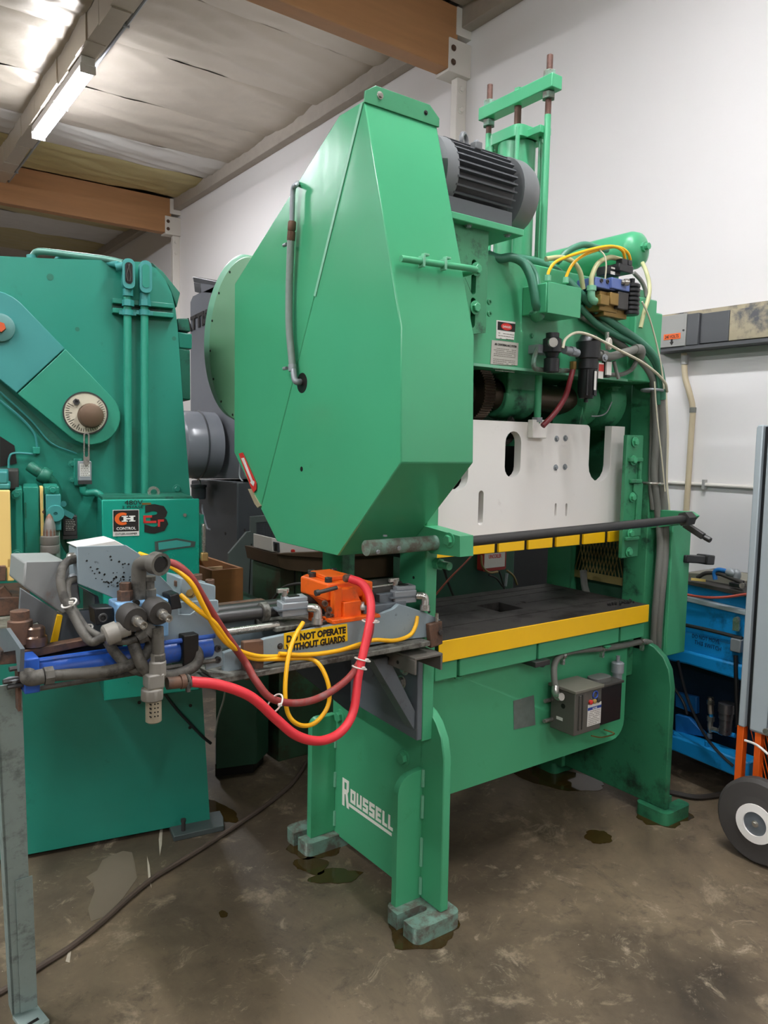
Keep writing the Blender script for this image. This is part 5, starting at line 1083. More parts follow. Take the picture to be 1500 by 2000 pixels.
# conduits with fittings on a strut
for px, bod, top in ((250, 'open', 520), (283, 'closed', 524)):
    a, b = L(px, 965, -.04), L(px - 1, 560, -.04)
    m = MB(LM); m.tube([(a[0], -.04, a[2]), (b[0], -.04, b[2])], .0145, 14, 1); m.build('conduit', mat('teal_conduit_%s' % bod, '#2f8f78', .35, var=.12, scale=10), T)
    q0, q1 = L(px, 572 if bod == 'open' else 580, -.045), L(px, 508 if bod == 'open' else 512, -.045)
    m = MB(LM); m.plate([(q0[0] + dx, -.075, z) for dx, z in rrect(-.022, .022, q0[2] + .01, q1[2], .02)], (0, .045, 0)); cb = m.build('conduit_body', TEALB, T, bev=.004)
    m = MB(LM); m.plate([(q0[0] + dx, -.0775, z) for dx, z in rrect(-.013, .013, q0[2] + .028, q1[2] - .014, .012)], (0, .003, 0)); m.build('body_opening' if bod == 'open' else 'body_cover', DARK if bod == 'open' else TEAL, cb)
    if bod == 'open':
        for dx in (-.004, .003): 
            m = MB(LM); m.tube([(q0[0] + dx, -.079, q0[2] + .035), (q0[0] + dx * 2, -.079, (q0[2] + q1[2]) / 2), (q0[0] - dx, -.079, q1[2] - .02)], .0025, 6); m.build('wire', RUBBER, cb)
    m = MB(LM); m.lathe([(.019, 0), (.019, .025)], (q0[0], -.045, q0[2] - .012), (0, 0, 1), 12); m.lathe([(.022, 0), (.022, .022)], (q0[0], -.045, L(px, 598, -.045)[2]), (0, 0, 1), 6); m.build('conduit_coupling', TEALB, cb)
a, b = L(219, 583, -.02), L(338, 612, -.02)
for c0, c1 in ((a[2] + .0, a[2] - .018), (a[2] - .035, a[2] - .053)):
    m = lb(a[0], b[0], -.035, 0, c1, c0); m.build('strut_rail', TEAL, T, bev=.002)
m = lb(a[0], b[0], -.012, 0, a[2] - .053, a[2]); m.build('strut_back', TEALD, T)
for px in (250, 283):
    q = L(px, 610, -.05); m = MB(LM); m.lathe([(.02, 0), (.02, .02)], (q[0], -.04, q[2] - .01), (0, 0, 1), 14); m.box(q[0] - .03, q[0] + .03, -.045, -.03, q[2] - .008, q[2] + .006); m.build('pipe_strap', TEALB, T)
# pipes over the top
for pts in ([(60, 512, .12), (66, 498, .12), (80, 491, .1), (140, 498, .06), (210, 507, 0), (240, 514, -.03)], [(108, 514, .12), (116, 505, .12), (130, 503, .1), (180, 508, .06), (232, 517, -.03)]):
    m = MB(LM); m.tube([L(*p) for p in pts], .0125, 10); m.build('top_pipe', mat('top_pipe_teal', '#5b8a7c', .4, .2, var=.15) if len(pts) == 6 else TEALB, T)
m = MB(LM); m.lathe([(.018, 0), (.018, .025)], L(62, 512, .12), (0, 0, 1), 8); m.build('pipe_coupling', TEALB, T)
m = MB(LM); q = L(226, 522, -.05); m.lathe([(.016, 0), (.016, .035)], q, (1, -.2, .2), 12); m.build('pipe_elbow', TEALB, T)
# holes and bolts on the face
for px, py, r in ((98, 541, .012), (151, 643, .008), (340, 661, .008), (96, 847, .008)):
    q = LW(px, py); m = MB(); m.cyl(q + FRONT * .0008, q - FRONT * .004, r, n=16); m.build('tapped_hole', TEALD, T)
q = L(345, 955); bolt(LW(346, 955, -.0), FRONT, .012, T, TEAL)
m = MB(LM); m.lathe([(.022, 0), (.022, .02), (.012, .02), (.012, .008)], L(299, 961, -.09), (0, -1, 0), 20, False); m.build('bushing', CHROME, T)
# dark strip painted for the shadow under the link cover, thin tubes
m = MB(LM); m.plate([L(x, y, -.004) for x, y in ((0, 745), (52, 795), (120, 860), (185, 878), (150, 885), (95, 868), (0, 772))], (0, .004, 0)); m.build('cover_shade', TEALD, T)
for pts, r in (([(0, 782), (40, 815), (66, 845), (72, 870), (72, 882)], .004), ([(17, 915), (18, 895), (28, 885), (70, 887)], .004), ([(0, 765), (60, 820), (100, 865), (150, 886)], .003)):
    m = MB(LM); m.tube([L(x, y, -.02) for x, y in pts], r, 6); m.build('grease_line', TEALB, T)
q = L(71, 880, -.02); m = lb(q[0] - .012, q[0] + .012, -.03, 0, q[2] - .012, q[2] + .012); m.build('grease_block', TEAL, T, bev=.002)
m = MB(LM); m.tube([L(58, 910, -.05), L(72, 920, -.06), L(95, 935, -.05), L(108, 955, -.03), L(110, 975, -.03)], .020, 14); m.lathe([(.026, 0), (.03, .006), (.03, .03), (.026, .036)], L(78, 924, -.055), (.8, 0, -.5), 12); m.build('flex_conduit', TEALD, T)
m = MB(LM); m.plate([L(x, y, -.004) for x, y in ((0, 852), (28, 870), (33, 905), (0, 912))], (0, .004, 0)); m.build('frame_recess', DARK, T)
m = MB(LM); m.tube([L(162, 950, -.06), L(166, 962, -.06), L(185, 962, -.06), L(196, 968, -.06), L(198, 976, -.06)], .014, 12); m.build('switch_conduit', TEAL, T)
for pts in ([(138, 1052, -.1), (140, 1064, -.1), (150, 1075, -.09), (170, 1080, -.08)], [(118, 1010, -.06), (122, 1045, -.06), (135, 1075, -.06), (160, 1095, -.06)]):
    m = MB(LM); m.tube([L(*p) for p in pts], .014, 10); m.build('flex_conduit', TEALD, T)
# control cabinet
KB = -.235
a, b, c = L(200, 978, KB), L(386, 975, KB), L(201, 1370, KB); b2 = L(383, 1357, KB)
m = MB(LM); m.plate([(a[0], KB, a[2]), (b[0], KB, a[2]), (b[0], KB, c[2] - .0), (a[0], KB, c[2])], (0, .235, 0)); KAB = m.build('control_cabinet', TEAL, T, bev=.003)
m = lb(a[0] - .004, b[0] + .004, KB - .012, KB - .001, c[2] + .004, a[2] + .004); KD = m.build('cabinet_door', mat('teal_door_bright', '#0f937c', .3, var=.06, scale=3), T, bev=.004)
DB = KB - .013
m = lb(a[0], b[0] - .02, KB - .005, -.0, a[2] + .004, a[2] + .012); m.build('cabinet_top', TEALD, T)
# emblem sticker on the door
s0, s1 = L(220, 996, DB), L(272, 1046, DB); w_ = s1[0] - s0[0]; h_ = s0[2] - s1[2]
m = lb(s0[0], s1[0], DB - .001, DB, s1[2], s0[2]); st = m.build('sticker', LABELW, KD)
m = lb(s0[0] + .002, s1[0] - .002, DB - .0016, DB - .001, s1[2] + h_ * .18, s0[2] - .002); m.build('sticker_field', INK, st)
DB2 = DB - .0022
cx_, cz_ = s0[0] + w_ * .36, s0[2] - h_ * .34
m = MB(LM); R1, R2 = h_ * .24, h_ * .14
arc = [(cx_ + R1 * 1.15 * cos(q), DB2, cz_ + R1 * sin(q)) for q in [radians(55 + 250 * k / 20) for k in range(21)]] + [(cx_ + .004 + R2 * 1.15 * cos(q), DB2, cz_ + R2 * sin(q)) for q in [radians(305 - 250 * k / 20) for k in range(21)]]
m.plate(arc, (0, .0006, 0)); m.build('emblem_letter', INKO, st)
hx_, hw_, hh_ = s0[0] + w_ * .33, w_ * .52, h_ * .22
m = MB(LM); z0 = cz_ - hh_ / 2
for x0, x1, q0, q1 in ((.13, .35, .18, .82), (.65, .87, .18, .82), (.35, .65, .38, .62), (0, .46, 0, .18), (0, .46, .82, 1), (.54, 1, 0, .18), (.54, 1, .82, 1)):
    m.box(hx_ + x0 * hw_, hx_ + x1 * hw_, DB2 - .0006, DB2, z0 + q0 * hh_, z0 + q1 * hh_)
m.build('emblem_letter', INKW, st)
text('CONTROL', LM @ Vec((s0[0] + w_ * .5, DB2, s0[2] - h_ * .76)), LU, (0, 0, 1), .014, INKW, st, width=w_ * .74, align='CENTER', bold=.0003)
text('CUTLER-HAMMER', LM @ Vec((s0[0] + w_ * .5, DB - .001, s1[2] + h_ * .05)), LU, (0, 0, 1), .010, INK, st, width=w_ * .84, align='CENTER')
# painted "3", red remains, faded patch, pen writing
q = L(280, 1040, DB)
text('3', LM @ Vec((q[0], DB, q[2] + .002)), LU, (0, 0, 1), .135, INK, KD, width=.083, bold=.006)
q = L(280, 1022, DB - .001); m = MB(LM)
for x0, x1, z0, z1 in ((0, .045, 0, .008), (0, .008, 0, .026), (0, .03, .02, .028), (.05, .058, -.014, .012), (.058, .072, .004, .012)): m.box(q[0] + x0, q[0] + x1, DB - .002, DB - .0012, q[2] + z0, q[2] + z1)
m.build('red_digit_remains', INKR, KD)
m = MB(LM); m.plate([L(x, y, DB - .0006) for x, y in ((302, 1058), (345, 1051), (382, 1058), (380, 1068), (330, 1074), (320, 1078), (304, 1085))], (0, .0006, 0)); pt = m.build('paint_patch', mat('patch_dark', '#3b4a44', .5, var=.2), KD)
m = MB(LM); m.plate([L(x, y, DB - .0012) for x, y in ((309, 1060), (345, 1055), (373, 1060), (372, 1066), (310, 1074))], (0, .0006, 0)); m.build('faded_patch', mat('patch_pale_teal', '#3b9a90', .45, var=.08), pt)
m = MB(LM); m.box(L(277, 982, DB)[0], L(295, 982, DB)[0], DB - .001, DB, L(277, 986, DB)[2], L(277, 982, DB)[2]); m.build('rubbed_spot', BRASS, KD)
q = L(243, 986, DB); text('480V', LM @ Vec((q[0], DB, q[2])), LU, (.0, 0, 1), .024, INK, KD, width=.062)
q = L(238, 993, DB); text('2 PHASE', LM @ Vec((q[0], DB, q[2])), LU, (0, 0, 1), .013, INK, KD, width=.072)
q = L(361, 1006, DB); m = MB(LM); m.lathe([(.007, 0), (.006, .003)], q, (0, -1, 0), 14); m.build('door_screw', CHROME, KD)
a2, b3 = L(388, 1005, KB), L(398, 1080, KB)
m = lb(a2[0], b3[0], KB - .005, KB + .1, b3[2] - .02, a2[2]); m.build('cabinet_edge', TEAL, T, bev=.002)
m = lb(a2[0] + .008, a2[0] + .02, KB - .03, KB - .006, L(388, 1078, KB)[2], L(388, 1022, KB)[2]); hd = m.build('door_handle', CHROME, T, bev=.003)
m = lb(a2[0] + .004, a2[0] + .028, KB - .035, KB - .008, L(388, 1094, KB)[2], L(388, 1078, KB)[2]); m.build('padlock', mat('padlock_brass', '#b08f5a', .4, .5, var=.1), T, bev=.003)
# boxes on the far right flank
for pix, mt in (([(346, 622), (368, 622), (372, 648), (348, 646)], TEALD), ([(347, 648), (375, 652), (375, 682), (350, 680)], TEAL), ([(350, 680), (371, 684), (372, 782), (357, 780)], TEALD)):
    m = MB(LM); m.lp(pix, .15, .2); m.build('flank_box', mt, T, bev=.004)
m = MB(LM); m.lp([(296, 512), (318, 530), (352, 572), (345, 600), (330, 560)], .06, .2); m.build('flank_rib', TEALD, T, bev=.003)
# ram front: green gib block with pointer, yellow guard
GB = -.30
def lbox(name, x0, y0, x1, y1, b, d, mt, bev=.003, par=None):
    a, c = L(x0, y0, b), L(x1, y1, b); return lb(a[0], c[0], b, b + d, c[2], a[2]).build(name, mt, par or T, bev=bev)
lbox('ram_gib', 29, 955, 46, 1093, GB, .2, TEAL); lbox('ram_plate', 45, 951, 78, 1090, GB + .01, .2, TEAL)
lbox('ram_scale', 78, 952, 87, 1092, GB + .005, .1, CREAM, .001); lbox('ram_block', 87, 951, 116, 966, GB - .01, .2, TEAL); lbox('ram_block', 89, 966, 120, 1036, GB - .02, .2, TEALB)
lbox('ram_post', 108, 1036, 118, 1092, GB, .1, PADM); lbox('ram_slot', 48, 982, 52, 1012, GB + .008, .01, TEALD, .0); lbox('ram_slot', 49, 1040, 53, 1068, GB + .008, .01, TEALD, .0)
for px, py in ((32, 966), (33, 1082)): bolt(LW(px, py, GB), FRONT, .011, T, TEAL)
bolt(LW(103, 957, GB - .01), FRONT, .011, T, TEAL)
m = MB(LM); m.lathe([(.026, 0), (.028, .004), (.028, .02), (.026, .024), (.006, .024), (.006, .018)], L(108, 1002, GB - .02), (0, -1, 0), 28); m.build('ram_roller', TEALB, T)
m = MB(LM); m.plate([L(x, y, GB) for x, y in ((82, 1000), (87, 994), (87, 1006))], (0, .01, 0)); m.build('scale_pointer', RUST, T)
q = L(98, 1098, GB - .05)
m = MB(LM); m.lathe([(.014, -.03), (.014, .03), (.028, .03), (.030, .034), (.030, .056), (.027, .058), (.030, .062), (.030, .086), (.020, .088), (.020, .098), (.018, .125), (.010, .150), (.003, .158)], q, (0, 0, 1), 10); m.build('ram_screw', mat('grey_ram_screw', '#85827c', .45, .4, var=.25, scale=20), T)
m = MB(LM); m.lathe([(.0195, .088), (.0195, .1), (.0165, .125), (.010, .150), (.003, .160)], q, (0, 0, 1), 20); m.build('screw_tip', mat('rusty_tip', '#7d5a4a', .5, .4, var=.2), T)
lbox('yellow_guard', -60, 958, 23, 1110, GB - .10, .02, CREAM, .004); lbox('yellow_guard', 12, 1090, 28, 1135, GB - .10, .02, CREAM, .004)
lbox('guard_foot', -60, 1108, 12, 1135, GB - .11, .05, RUST); lbox('ram_head', -60, 920, 16, 946, GB - .06, .2, TEALB, .006); lbox('ram_head', -60, 944, 20, 957, GB - .06, .2, TEALB, .006); lbox('ram_housing', -60, 918, 37, 956, GB + .1, .2, RUBBER, .004)
# bed with dark rails below the ram
lbox('bed_table', -200, 1180, 60, 1200, -.28, .3, RUST)
m = MB(LM); m.bar(L(0, 1150, -.25), L(55, 1215, -.25), .04, .03); m.build('chute_rail', RUST, T)
m = MB(LM); m.plate([L(x, y, -.2) for x, y in ((0, 1212), (38, 1215), (38, 1262), (0, 1262))], (0, .02, 0)); m.build('red_bed_plate', mat('red_plate', '#a02028', .45, var=.15), T)
for px, py in ((372, 1378), (272, 1372), (371, 1421)):
    q = LW(px, py); m = MB(); m.cyl(q + FRONT * .0008, q - FRONT * .004, .007, n=12); m.build('tapped_hole', DARK, T)

# ================================================================ WIRING AND TUBES THAT BELONG TO THE BIG PRESS
def ptube(name, pts, r, mt, n=10, sub=7):
    m = MB(); m.tube([V(x, y, 'Y', d) for x, y, d in pts], r, n, sub); return m.build(name, mt, PRESS)
ptube('flexible_conduit', [(952, 497, 2.03), (975, 505, 2.0), (1000, 503, 1.97), (1022, 514, 1.95), (1036, 540, 1.93), (1043, 570, 1.92), (1046, 592, 1.92), (1050, 604, 1.93)], .0155, GRCOND, 12)
ptube('flexible_conduit', [(975, 502, 2.05), (1010, 505, 2.03), (1032, 515, 2.0), (1046, 535, 1.98), (1051, 560, 1.96)], .011, GRCOND)
ptube('flexible_conduit', [(1000, 503, 2.08), (1050, 512, 2.06), (1085, 528, 2.03), (1110, 550, 2.0), (1135, 575, 1.965), (1170, 610, 1.95), (1210, 640, 1.945), (1250, 668, 1.94), (1280, 700, 1.935), (1292, 740, 1.935), (1293, 780, 1.94)], .0155, GRCOND, 12)
ptube('flexible_conduit', [(1133, 600, 1.97), (1165, 632, 1.96), (1205, 655, 1.955), (1240, 672, 1.95), (1270, 695, 1.945), (1285, 730, 1.945), (1287, 790, 1.95)], .0125, GRCOND, 12)
ptube('flexible_conduit', [(1135, 615, 1.985), (1180, 645, 1.98), (1225, 685, 1.975), (1262, 720, 1.97), (1278, 760, 1.965), (1281, 850, 1.965), (1278, 930, 1.965), (1284, 990, 1.96), (1290, 1060, 1.95), (1284, 1150, 1.945), (1280, 1200, 1.95), (1276, 1270, 1.97)], .0165, GCOND, 12)
ptube('flexible_conduit', [(1291, 770, 1.945), (1294, 850, 1.945), (1293, 940, 1.945), (1298, 1000, 1.94), (1299, 1080, 1.935), (1292, 1160, 1.93), (1287, 1220, 1.94), (1285, 1275, 1.96)], .0165, GCOND, 12)
ptube('flexible_conduit', [(1276, 770, 1.985), (1274, 860, 1.985), (1272, 945, 1.98), (1276, 995, 1.975)], .0125, GCOND, 12)
ptube('flexible_conduit', [(1299, 760, 1.96), (1303, 850, 1.96), (1301, 940, 1.96), (1306, 1000, 1.95), (1306, 1060, 1.945)], .008, WTUBE, 8)
for px, py in ((1286, 762), (1288, 945)):
    q = V(px, py, 'Y', 1.935); m = MB(); m.torus((q.x, 1.965, q.z), (.05, 0, 1), .042, .006, 22, 6); m.obox((q.x + .045, 1.95, q.z), (.012, 0, 0), (0, .008, 0), (0, 0, .010)); m.build('conduit_clamp', CHROME if py > 800 else ALU, PRESS)
# valve cables and plastic tubes
ptube('valve_cable', [(1069, 548, 1.92), (1072, 530, 1.92), (1085, 512, 1.92), (1115, 499, 1.91), (1160, 486, 1.90), (1195, 481, 1.89), (1215, 489, 1.885), (1221, 506, 1.89)], .0058, YCAB, 8)
ptube('valve_cable', [(1104, 552, 1.92), (1108, 535, 1.92), (1122, 512, 1.92), (1150, 494, 1.91), (1190, 483, 1.90), (1212, 484, 1.89), (1226, 494, 1.885), (1231, 508, 1.89)], .0058, YCAB, 8)
ptube('plastic_tube', [(1155, 560, 1.91), (1156, 540, 1.91), (1168, 515, 1.91), (1190, 503, 1.91), (1212, 507, 1.915)], .0095, CLEAR)
ptube('plastic_tube', [(1066, 506, 1.97), (1095, 503, 1.96), (1118, 511, 1.95), (1133, 532, 1.94), (1139, 565, 1.94)], .0095, CLEAR)
ptube('flexible_conduit', [(1088, 512, 2.0), (1110, 490, 1.99), (1140, 478, 1.98), (1165, 484, 1.98), (1185, 488, 2.0)], .0125, GRCOND)
ptube('plastic_tube', [(1171, 488, 1.90), (1181, 500, 1.885), (1184, 520, 1.88), (1182, 545, 1.885)], .003, WTUBE, 6)
ptube('air_tube', [(1255, 514, 2.03), (1262, 530, 1.99), (1268, 555, 1.97), (1267, 580, 1.95), (1258, 610, 1.945), (1251, 640, 1.945)], .0085, CLEAR)
ptube('air_tube', [(1238, 533, 1.98), (1252, 548, 1.97), (1260, 565, 1.965), (1263, 580, 1.96)], .0085, GCOND)
ptube('plastic_tube', [(1254, 589, 1.93), (1268, 620, 1.93), (1282, 670, 1.925), (1292, 720, 1.92), (1297, 760, 1.92)], .004, WTUBE, 6)
ptube('plastic_tube', [(1099, 680, 1.90), (1105, 662, 1.90), (1125, 650, 1.895), (1150, 654, 1.89), (1180, 668, 1.89), (1215, 687, 1.885), (1250, 705, 1.89), (1280, 727, 1.895), (1299, 748, 1.90), (1303, 765, 1.92)], .0055, WTUBE, 8)
ptube('plastic_tube', [(1278, 745, 1.93), (1284, 820, 1.925), (1292, 890, 1.92), (1299, 960, 1.92)], .003, WTUBE, 6)
ptube('air_tube', [(1119, 722, 1.955), (1113, 745, 1.95), (1104, 775, 1.96), (1085, 805, 1.97), (1060, 832, 1.98)], .0105, REDD)
m = MB(); m.lathe([(.011, 0), (.013, .004), (.013, .03)], V(1119, 722, 'Y', 1.955), (0, 0, 1), 8); m.build('hose_barb', BRASS, PRESS)
# power plug sticking out beyond the enclosure
a, b = V(1352, 1088, 'Y', 1.92), V(1384, 1093, 'Y', 1.92)
m = MB(); m.bar(a - Vec((.08, 0, 0)), b, .045, .034); m.bar(V(1370, 1092, 'Y', 1.92), b + Vec((.006, 0, 0)), .056, .044); pg = m.build('plug_connector', BLACKP, PRESS, bev=.005)
for dz, mt in ((-.014, BLACKP), (.012, BLACKP), (0, CHROME)):
    m = MB(); m.cyl(b + Vec((0, 0, dz)), b + Vec((.03 if mt is BLACKP else .016, 0, dz)), .004 if mt is BLACKP else .008, n=10); m.build('plug_pin', mt, pg)

# ================================================================ BEHIND THE PRESSES
GR = thing('surface_grinder', (2.4, 4.3, 0), 'tall dark grey grinding machine standing behind the two green presses', 'grinder')
GX = 2.0
def gp(pts): return [V(x, y, 'X', GX) for x, y in pts]
m = MB(); m.plate(gp([(371, 590), (376, 578), (392, 570), (440, 548), (478, 535), (478, 935), (372, 935)]), (.8, 0, 0)); gb = m.build('column', GRIND, GR, bev=.03)
m = MB(); m.plate([p - Vec((.035, 0, 0)) for p in gp([(383, 938), (400, 936), (474, 941), (474, 1270), (383, 1260)])], (.8, 0, 0)); m.build('base', GRINDD, GR, bev=.02)
m = MB(); m.box(2.0, 2.8, 4.1, 4.9, 0, .45); m.build('plinth', GRINDD, GR)
m = MB(); m.plate(gp([(376, 540), (455, 556), (455, 566), (378, 551)]), (.5, 0, 0)); m.plate(gp([(378, 551), (392, 553), (392, 573), (380, 570)]), (.3, 0, 0)); m.build('belt_guard', GRINDD, GR, bev=.004)
m = MB(); m.plate(gp([(392, 553), (440, 560), (440, 575), (393, 570)]), (.3, 0, 0)); m.build('belt_guard', GRIND, GR)
p0, p1 = V(371, 646, 'X', GX - .002), V(420, 624, 'X', GX - .002)
text('MATTISON', p0 + (p1 - p0) * -.45, p1 - p0, (0, 0, 1), .115, INK, gb, width=.72, bold=.006, th=.004)
q = V(340, 868, 'X', 1.72); m = MB(); m.lathe([(.205, .24), (.205, .06), (.19, .02), (.15, 0), (.05, -.01)][::-1], (1.72, q.y, q.z), (1, 0, 0), 36); m.build('motor', GRIND, GR)
m = MB(); m.torus((1.86, q.y, q.z), (1, 0, 0), .206, .006, 36, 6); m.build('motor_band', GRINDD, GR)
q = V(388, 962, 'X', 1.9); m = MB(); m.lathe([(.04, 0), (.045, .01), (.045, .07), (.05, .075), (.05, .09), (.02, .095)], (1.9, q.y, q.z - .04), (0, 0, 1), 20); oc = m.build('oil_cup', GRINDD, GR)
m = MB(); m.torus((1.9, q.y, q.z + .055), (1, 0, 0), .028, .004, 14, 6, 0, pi); m.build('cup_handle', CHROME, GR)
for px, py in ((402, 880), (430, 880), (402, 895), (440, 1042), (478, 1036)):
    q = V(px, py, 'X', GX - .036 if py > 940 else GX); m = MB(); m.cyl(q - Vec((.001, 0, 0)), q + Vec((.003, 0, 0)), .01, n=10); m.build('tapped_hole', DARK, GR)
m = MB(); m.tube([V(395, 985, 'X', 1.93), V(396, 1000, 'X', 1.93), V(404, 1030, 'X', 1.93), V(410, 1034, 'X', 1.93)], .006, 8); m.build('coolant_line', GRIND, GR)

SC_ = thing('splash_cover', (1.95, 3.95, 0), 'grey green sheet metal cover with wire mesh window, behind the wooden crate', 'cover')
m = MB(); m.pp([(490, 1009), (560, 1003), (580, 1090), (580, 1260), (447, 1270), (447, 1081), (482, 1039), (490, 1038)], 'Y', 3.95, .02, [[(501, 1021), (545, 1018), (545, 1060), (501, 1060)]]); sc = m.build('cover_sheet', SHEET, SC_, bev=.002)
m = MB(); m.pp([(440, 1260), (585, 1240), (585, 1420), (440, 1420)], 'Y', 3.955, .02); m.build('cover_skirt', SHEET, SC_)
m = MB(); a, b = V(501, 1021, 'Y', 3.955), V(545, 1060, 'Y', 3.955)
for i in range(13): m.bar((a.x + (b.x - a.x) * i / 12, 3.957, b.z - .005), (a.x + (b.x - a.x) * i / 12, 3.957, a.z + .01), .003, .003, (0, 1, 0))
for i in range(13): m.bar((a.x, 3.959, b.z + (a.z - b.z) * i / 12), (b.x, 3.959, b.z + (a.z - b.z) * i / 12), .003, .003, (0, 1, 0))
m.build('wire_mesh', GRINDD, sc, kind='stuff')
for px in (491, 502):
    a, b = V(px, 1062, 'Y', 3.948), V(px - 5, 1170, 'Y', 3.948); m = MB(); m.bar(a, b, .004, .006, (0, 1, 0)); m.build('cover_seam', DARK, SC_)
m = MB(); q = V(524, 1166, 'Y', 3.94); m.lathe([(.02, 0), (.02, .015)], q, (0, -1, 0), 12); m.build('cover_knob', DARK, SC_)
# bench with a wooden crate and tangled cords
BEN = thing('work_bench', (1.62, 3.3, 0), 'low bench with dark green top between the two presses', 'bench')
tz = .80
m = MB(); m.plate([V(x, y, 'Z', tz) for x, y in ((418, 1147), (457, 1145), (532, 1182), (505, 1197), (420, 1203), (400, 1203))], (0, 0, -.03)); m.build('bench_top', TABLEG, BEN, bev=.003)
q0 = V(418, 1160, 'Z', tz); q1 = V(515, 1185, 'Z', tz)
m = MB(); m.plate([V(x, y, 'Z', .06) if False else Vec((V(x, y, 'Z', tz).x, V(x, y, 'Z', tz).y, .06)) for x, y in ((422, 1151), (455, 1149), (526, 1182), (503, 1195), (422, 1200))], (0, 0, tz - .09)); m.build('bench_shade_box', DKGREEN, BEN, bev=.004)  # closed dark box added for the shadow under the bench top
m = MB(); m.plate([Vec((V(x, y, 'Z', tz).x, V(x, y, 'Z', tz).y + .02, 0)) for x, y in ((424, 1154), (452, 1152), (520, 1182), (500, 1193), (424, 1196))], (0, 0, .06)); m.build('bench_plinth', DARK, BEN)  # black base of the added dark box
CR = thing('wooden_crate', (1.6, 3.6, tz), 'open wooden crate with a divider on the dark green bench', 'crate')
q0, q1 = V(385, 1150, 'Y', 3.35), V(475, 1153, 'Y', 3.35); zt = V(475, 1109, 'Y', 3.35).z
xa, xb = 1.46, q1.x; ya, yb = 3.35, 3.86; zb2 = tz
for bx in ((xa, xb, ya, ya + .016, zb2, zt), (xa, xb, yb - .016, yb, zb2, zt), (xa, xa + .016, ya + .016, yb - .016, zb2, zt), (xb - .016, xb, ya + .016, yb - .016, zb2, zt)):
    m = MB(); m.box(*bx); m.build('crate_board', WOODB, CR, bev=.002)
m = MB(); m.box(xa + .016, xb - .016, ya + .016, yb - .016, zb2, zb2 + .012); m.build('crate_bottom', WOODB, CR)
m = MB(); m.box(xa + .016, xb - .016, 3.55, 3.565, zb2 + .012, zt - .02); m.build('crate_divider', mat('pale_ply', '#b89a72', .7, var=.15), CR)
def wire(name, pts, r, mt, label, cat, group=None):
    m = MB(); m.tube([V(x, y, ax, d) for x, y, ax, d in pts], r, 8, 7); return m.build(name, mt, label=label, cat=cat, group=group)
wire('extension_cord', [(425, 1186, 'Z', .81), (445, 1185, 'Z', .812), (460, 1187, 'Z', .815), (450, 1192, 'Z', .815), (432, 1197, 'Z', .812), (455, 1192, 'Z', .83), (500, 1182, 'Z', .825), (530, 1183, 'Z', .83), (555, 1187, 'Y', 3.0)], .005, mat('orange_red_cord', '#c2482c', .5, var=.1), 'orange-red cord tangled on the dark green bench', 'cord')
wire('black_cord', [(424, 1182, 'Z', .812), (448, 1180, 'Z', .82), (468, 1184, 'Z', .815), (474, 1190, 'Z', .812), (468, 1202, 'Z', .811)], .006, RUBBER, 'black cord curling over the front of the dark green bench', 'cord')
wire('black_cord', [(468, 1168, 'Z', .81), (485, 1180, 'Z', .812), (505, 1185, 'Z', .815), (525, 1180, 'Z', .83), (550, 1150, 'Y', 3.0), (575, 1141, 'Y', 2.8), (600, 1140, 'Y', 2.6)], .006, RUBBER, 'thin black cord rising from the bench behind the orange gripper head', 'cord')
# coolant tank group under the hood: white box, rusty tray, green base
TK2 = thing('coolant_tank', (2.15, 3.45, 0), 'rusty drip tray with white switch box on a grimy green base, under the belt hood', 'tank')
m = MB(); m.pp([(531, 1050), (560, 1057), (640, 1076), (640, 1080), (548, 1081), (531, 1078)], 'Y', 3.3, .2); wb = m.build('switch_box', mat('box_white', '#d5cfc6', .45, var=.06), TK2, bev=.003)
m = MB(); m.pp([(535, 1058), (546, 1060), (547, 1079), (536, 1076)], 'Y', 3.292, .01); m.build('socket', GRINDD, wb, bev=.002)
m = MB(); m.pp([(537, 1061), (542, 1062), (542, 1076), (537, 1074)], 'Y', 3.290, .01); m.build('socket_hole', DARK, wb)
q = V(571, 1076, 'Y', 3.3); m = MB(); m.lathe([(.009, 0), (.009, .012)], q, (0, -1, 0), 14); m.build('red_button', INKR, wb)
m = MB(); m.pp([(541, 1082), (560, 1083), (640, 1090), (840, 1075), (840, 1120), (700, 1130), (560, 1113), (546, 1108)], 'Y', 3.25, .35); m.build('drip_tray', TRAY, TK2, bev=.006)
m = MB(); m.pp([(541, 1082), (560, 1080), (840, 1068), (840, 1078), (640, 1091), (560, 1086)], 'Y', 3.24, .02); m.build('tray_rim', TRAY, TK2, bev=.003)
m = MB(); a = V(547, 1110, 'Y', 3.3); b = V(840, 1200, 'Y', 3.3); m.box(a.x, b.x, 3.3, 3.6, 0, a.z); m.build('tank_base', mat('grimy_green_base', '#35573c', .55, var=.35, scale=8, wear='#3a3420', wear_amt=.9, wear_scale=6), TK2, bev=.004)
for px in (575, 590): 
    a = V(px, 1112, 'Y', 3.298); m = MB(); m.box(a.x, a.x + .006, 3.296, 3.3, a.z - .2, a.z); m.build('base_seam', DARK, TK2)
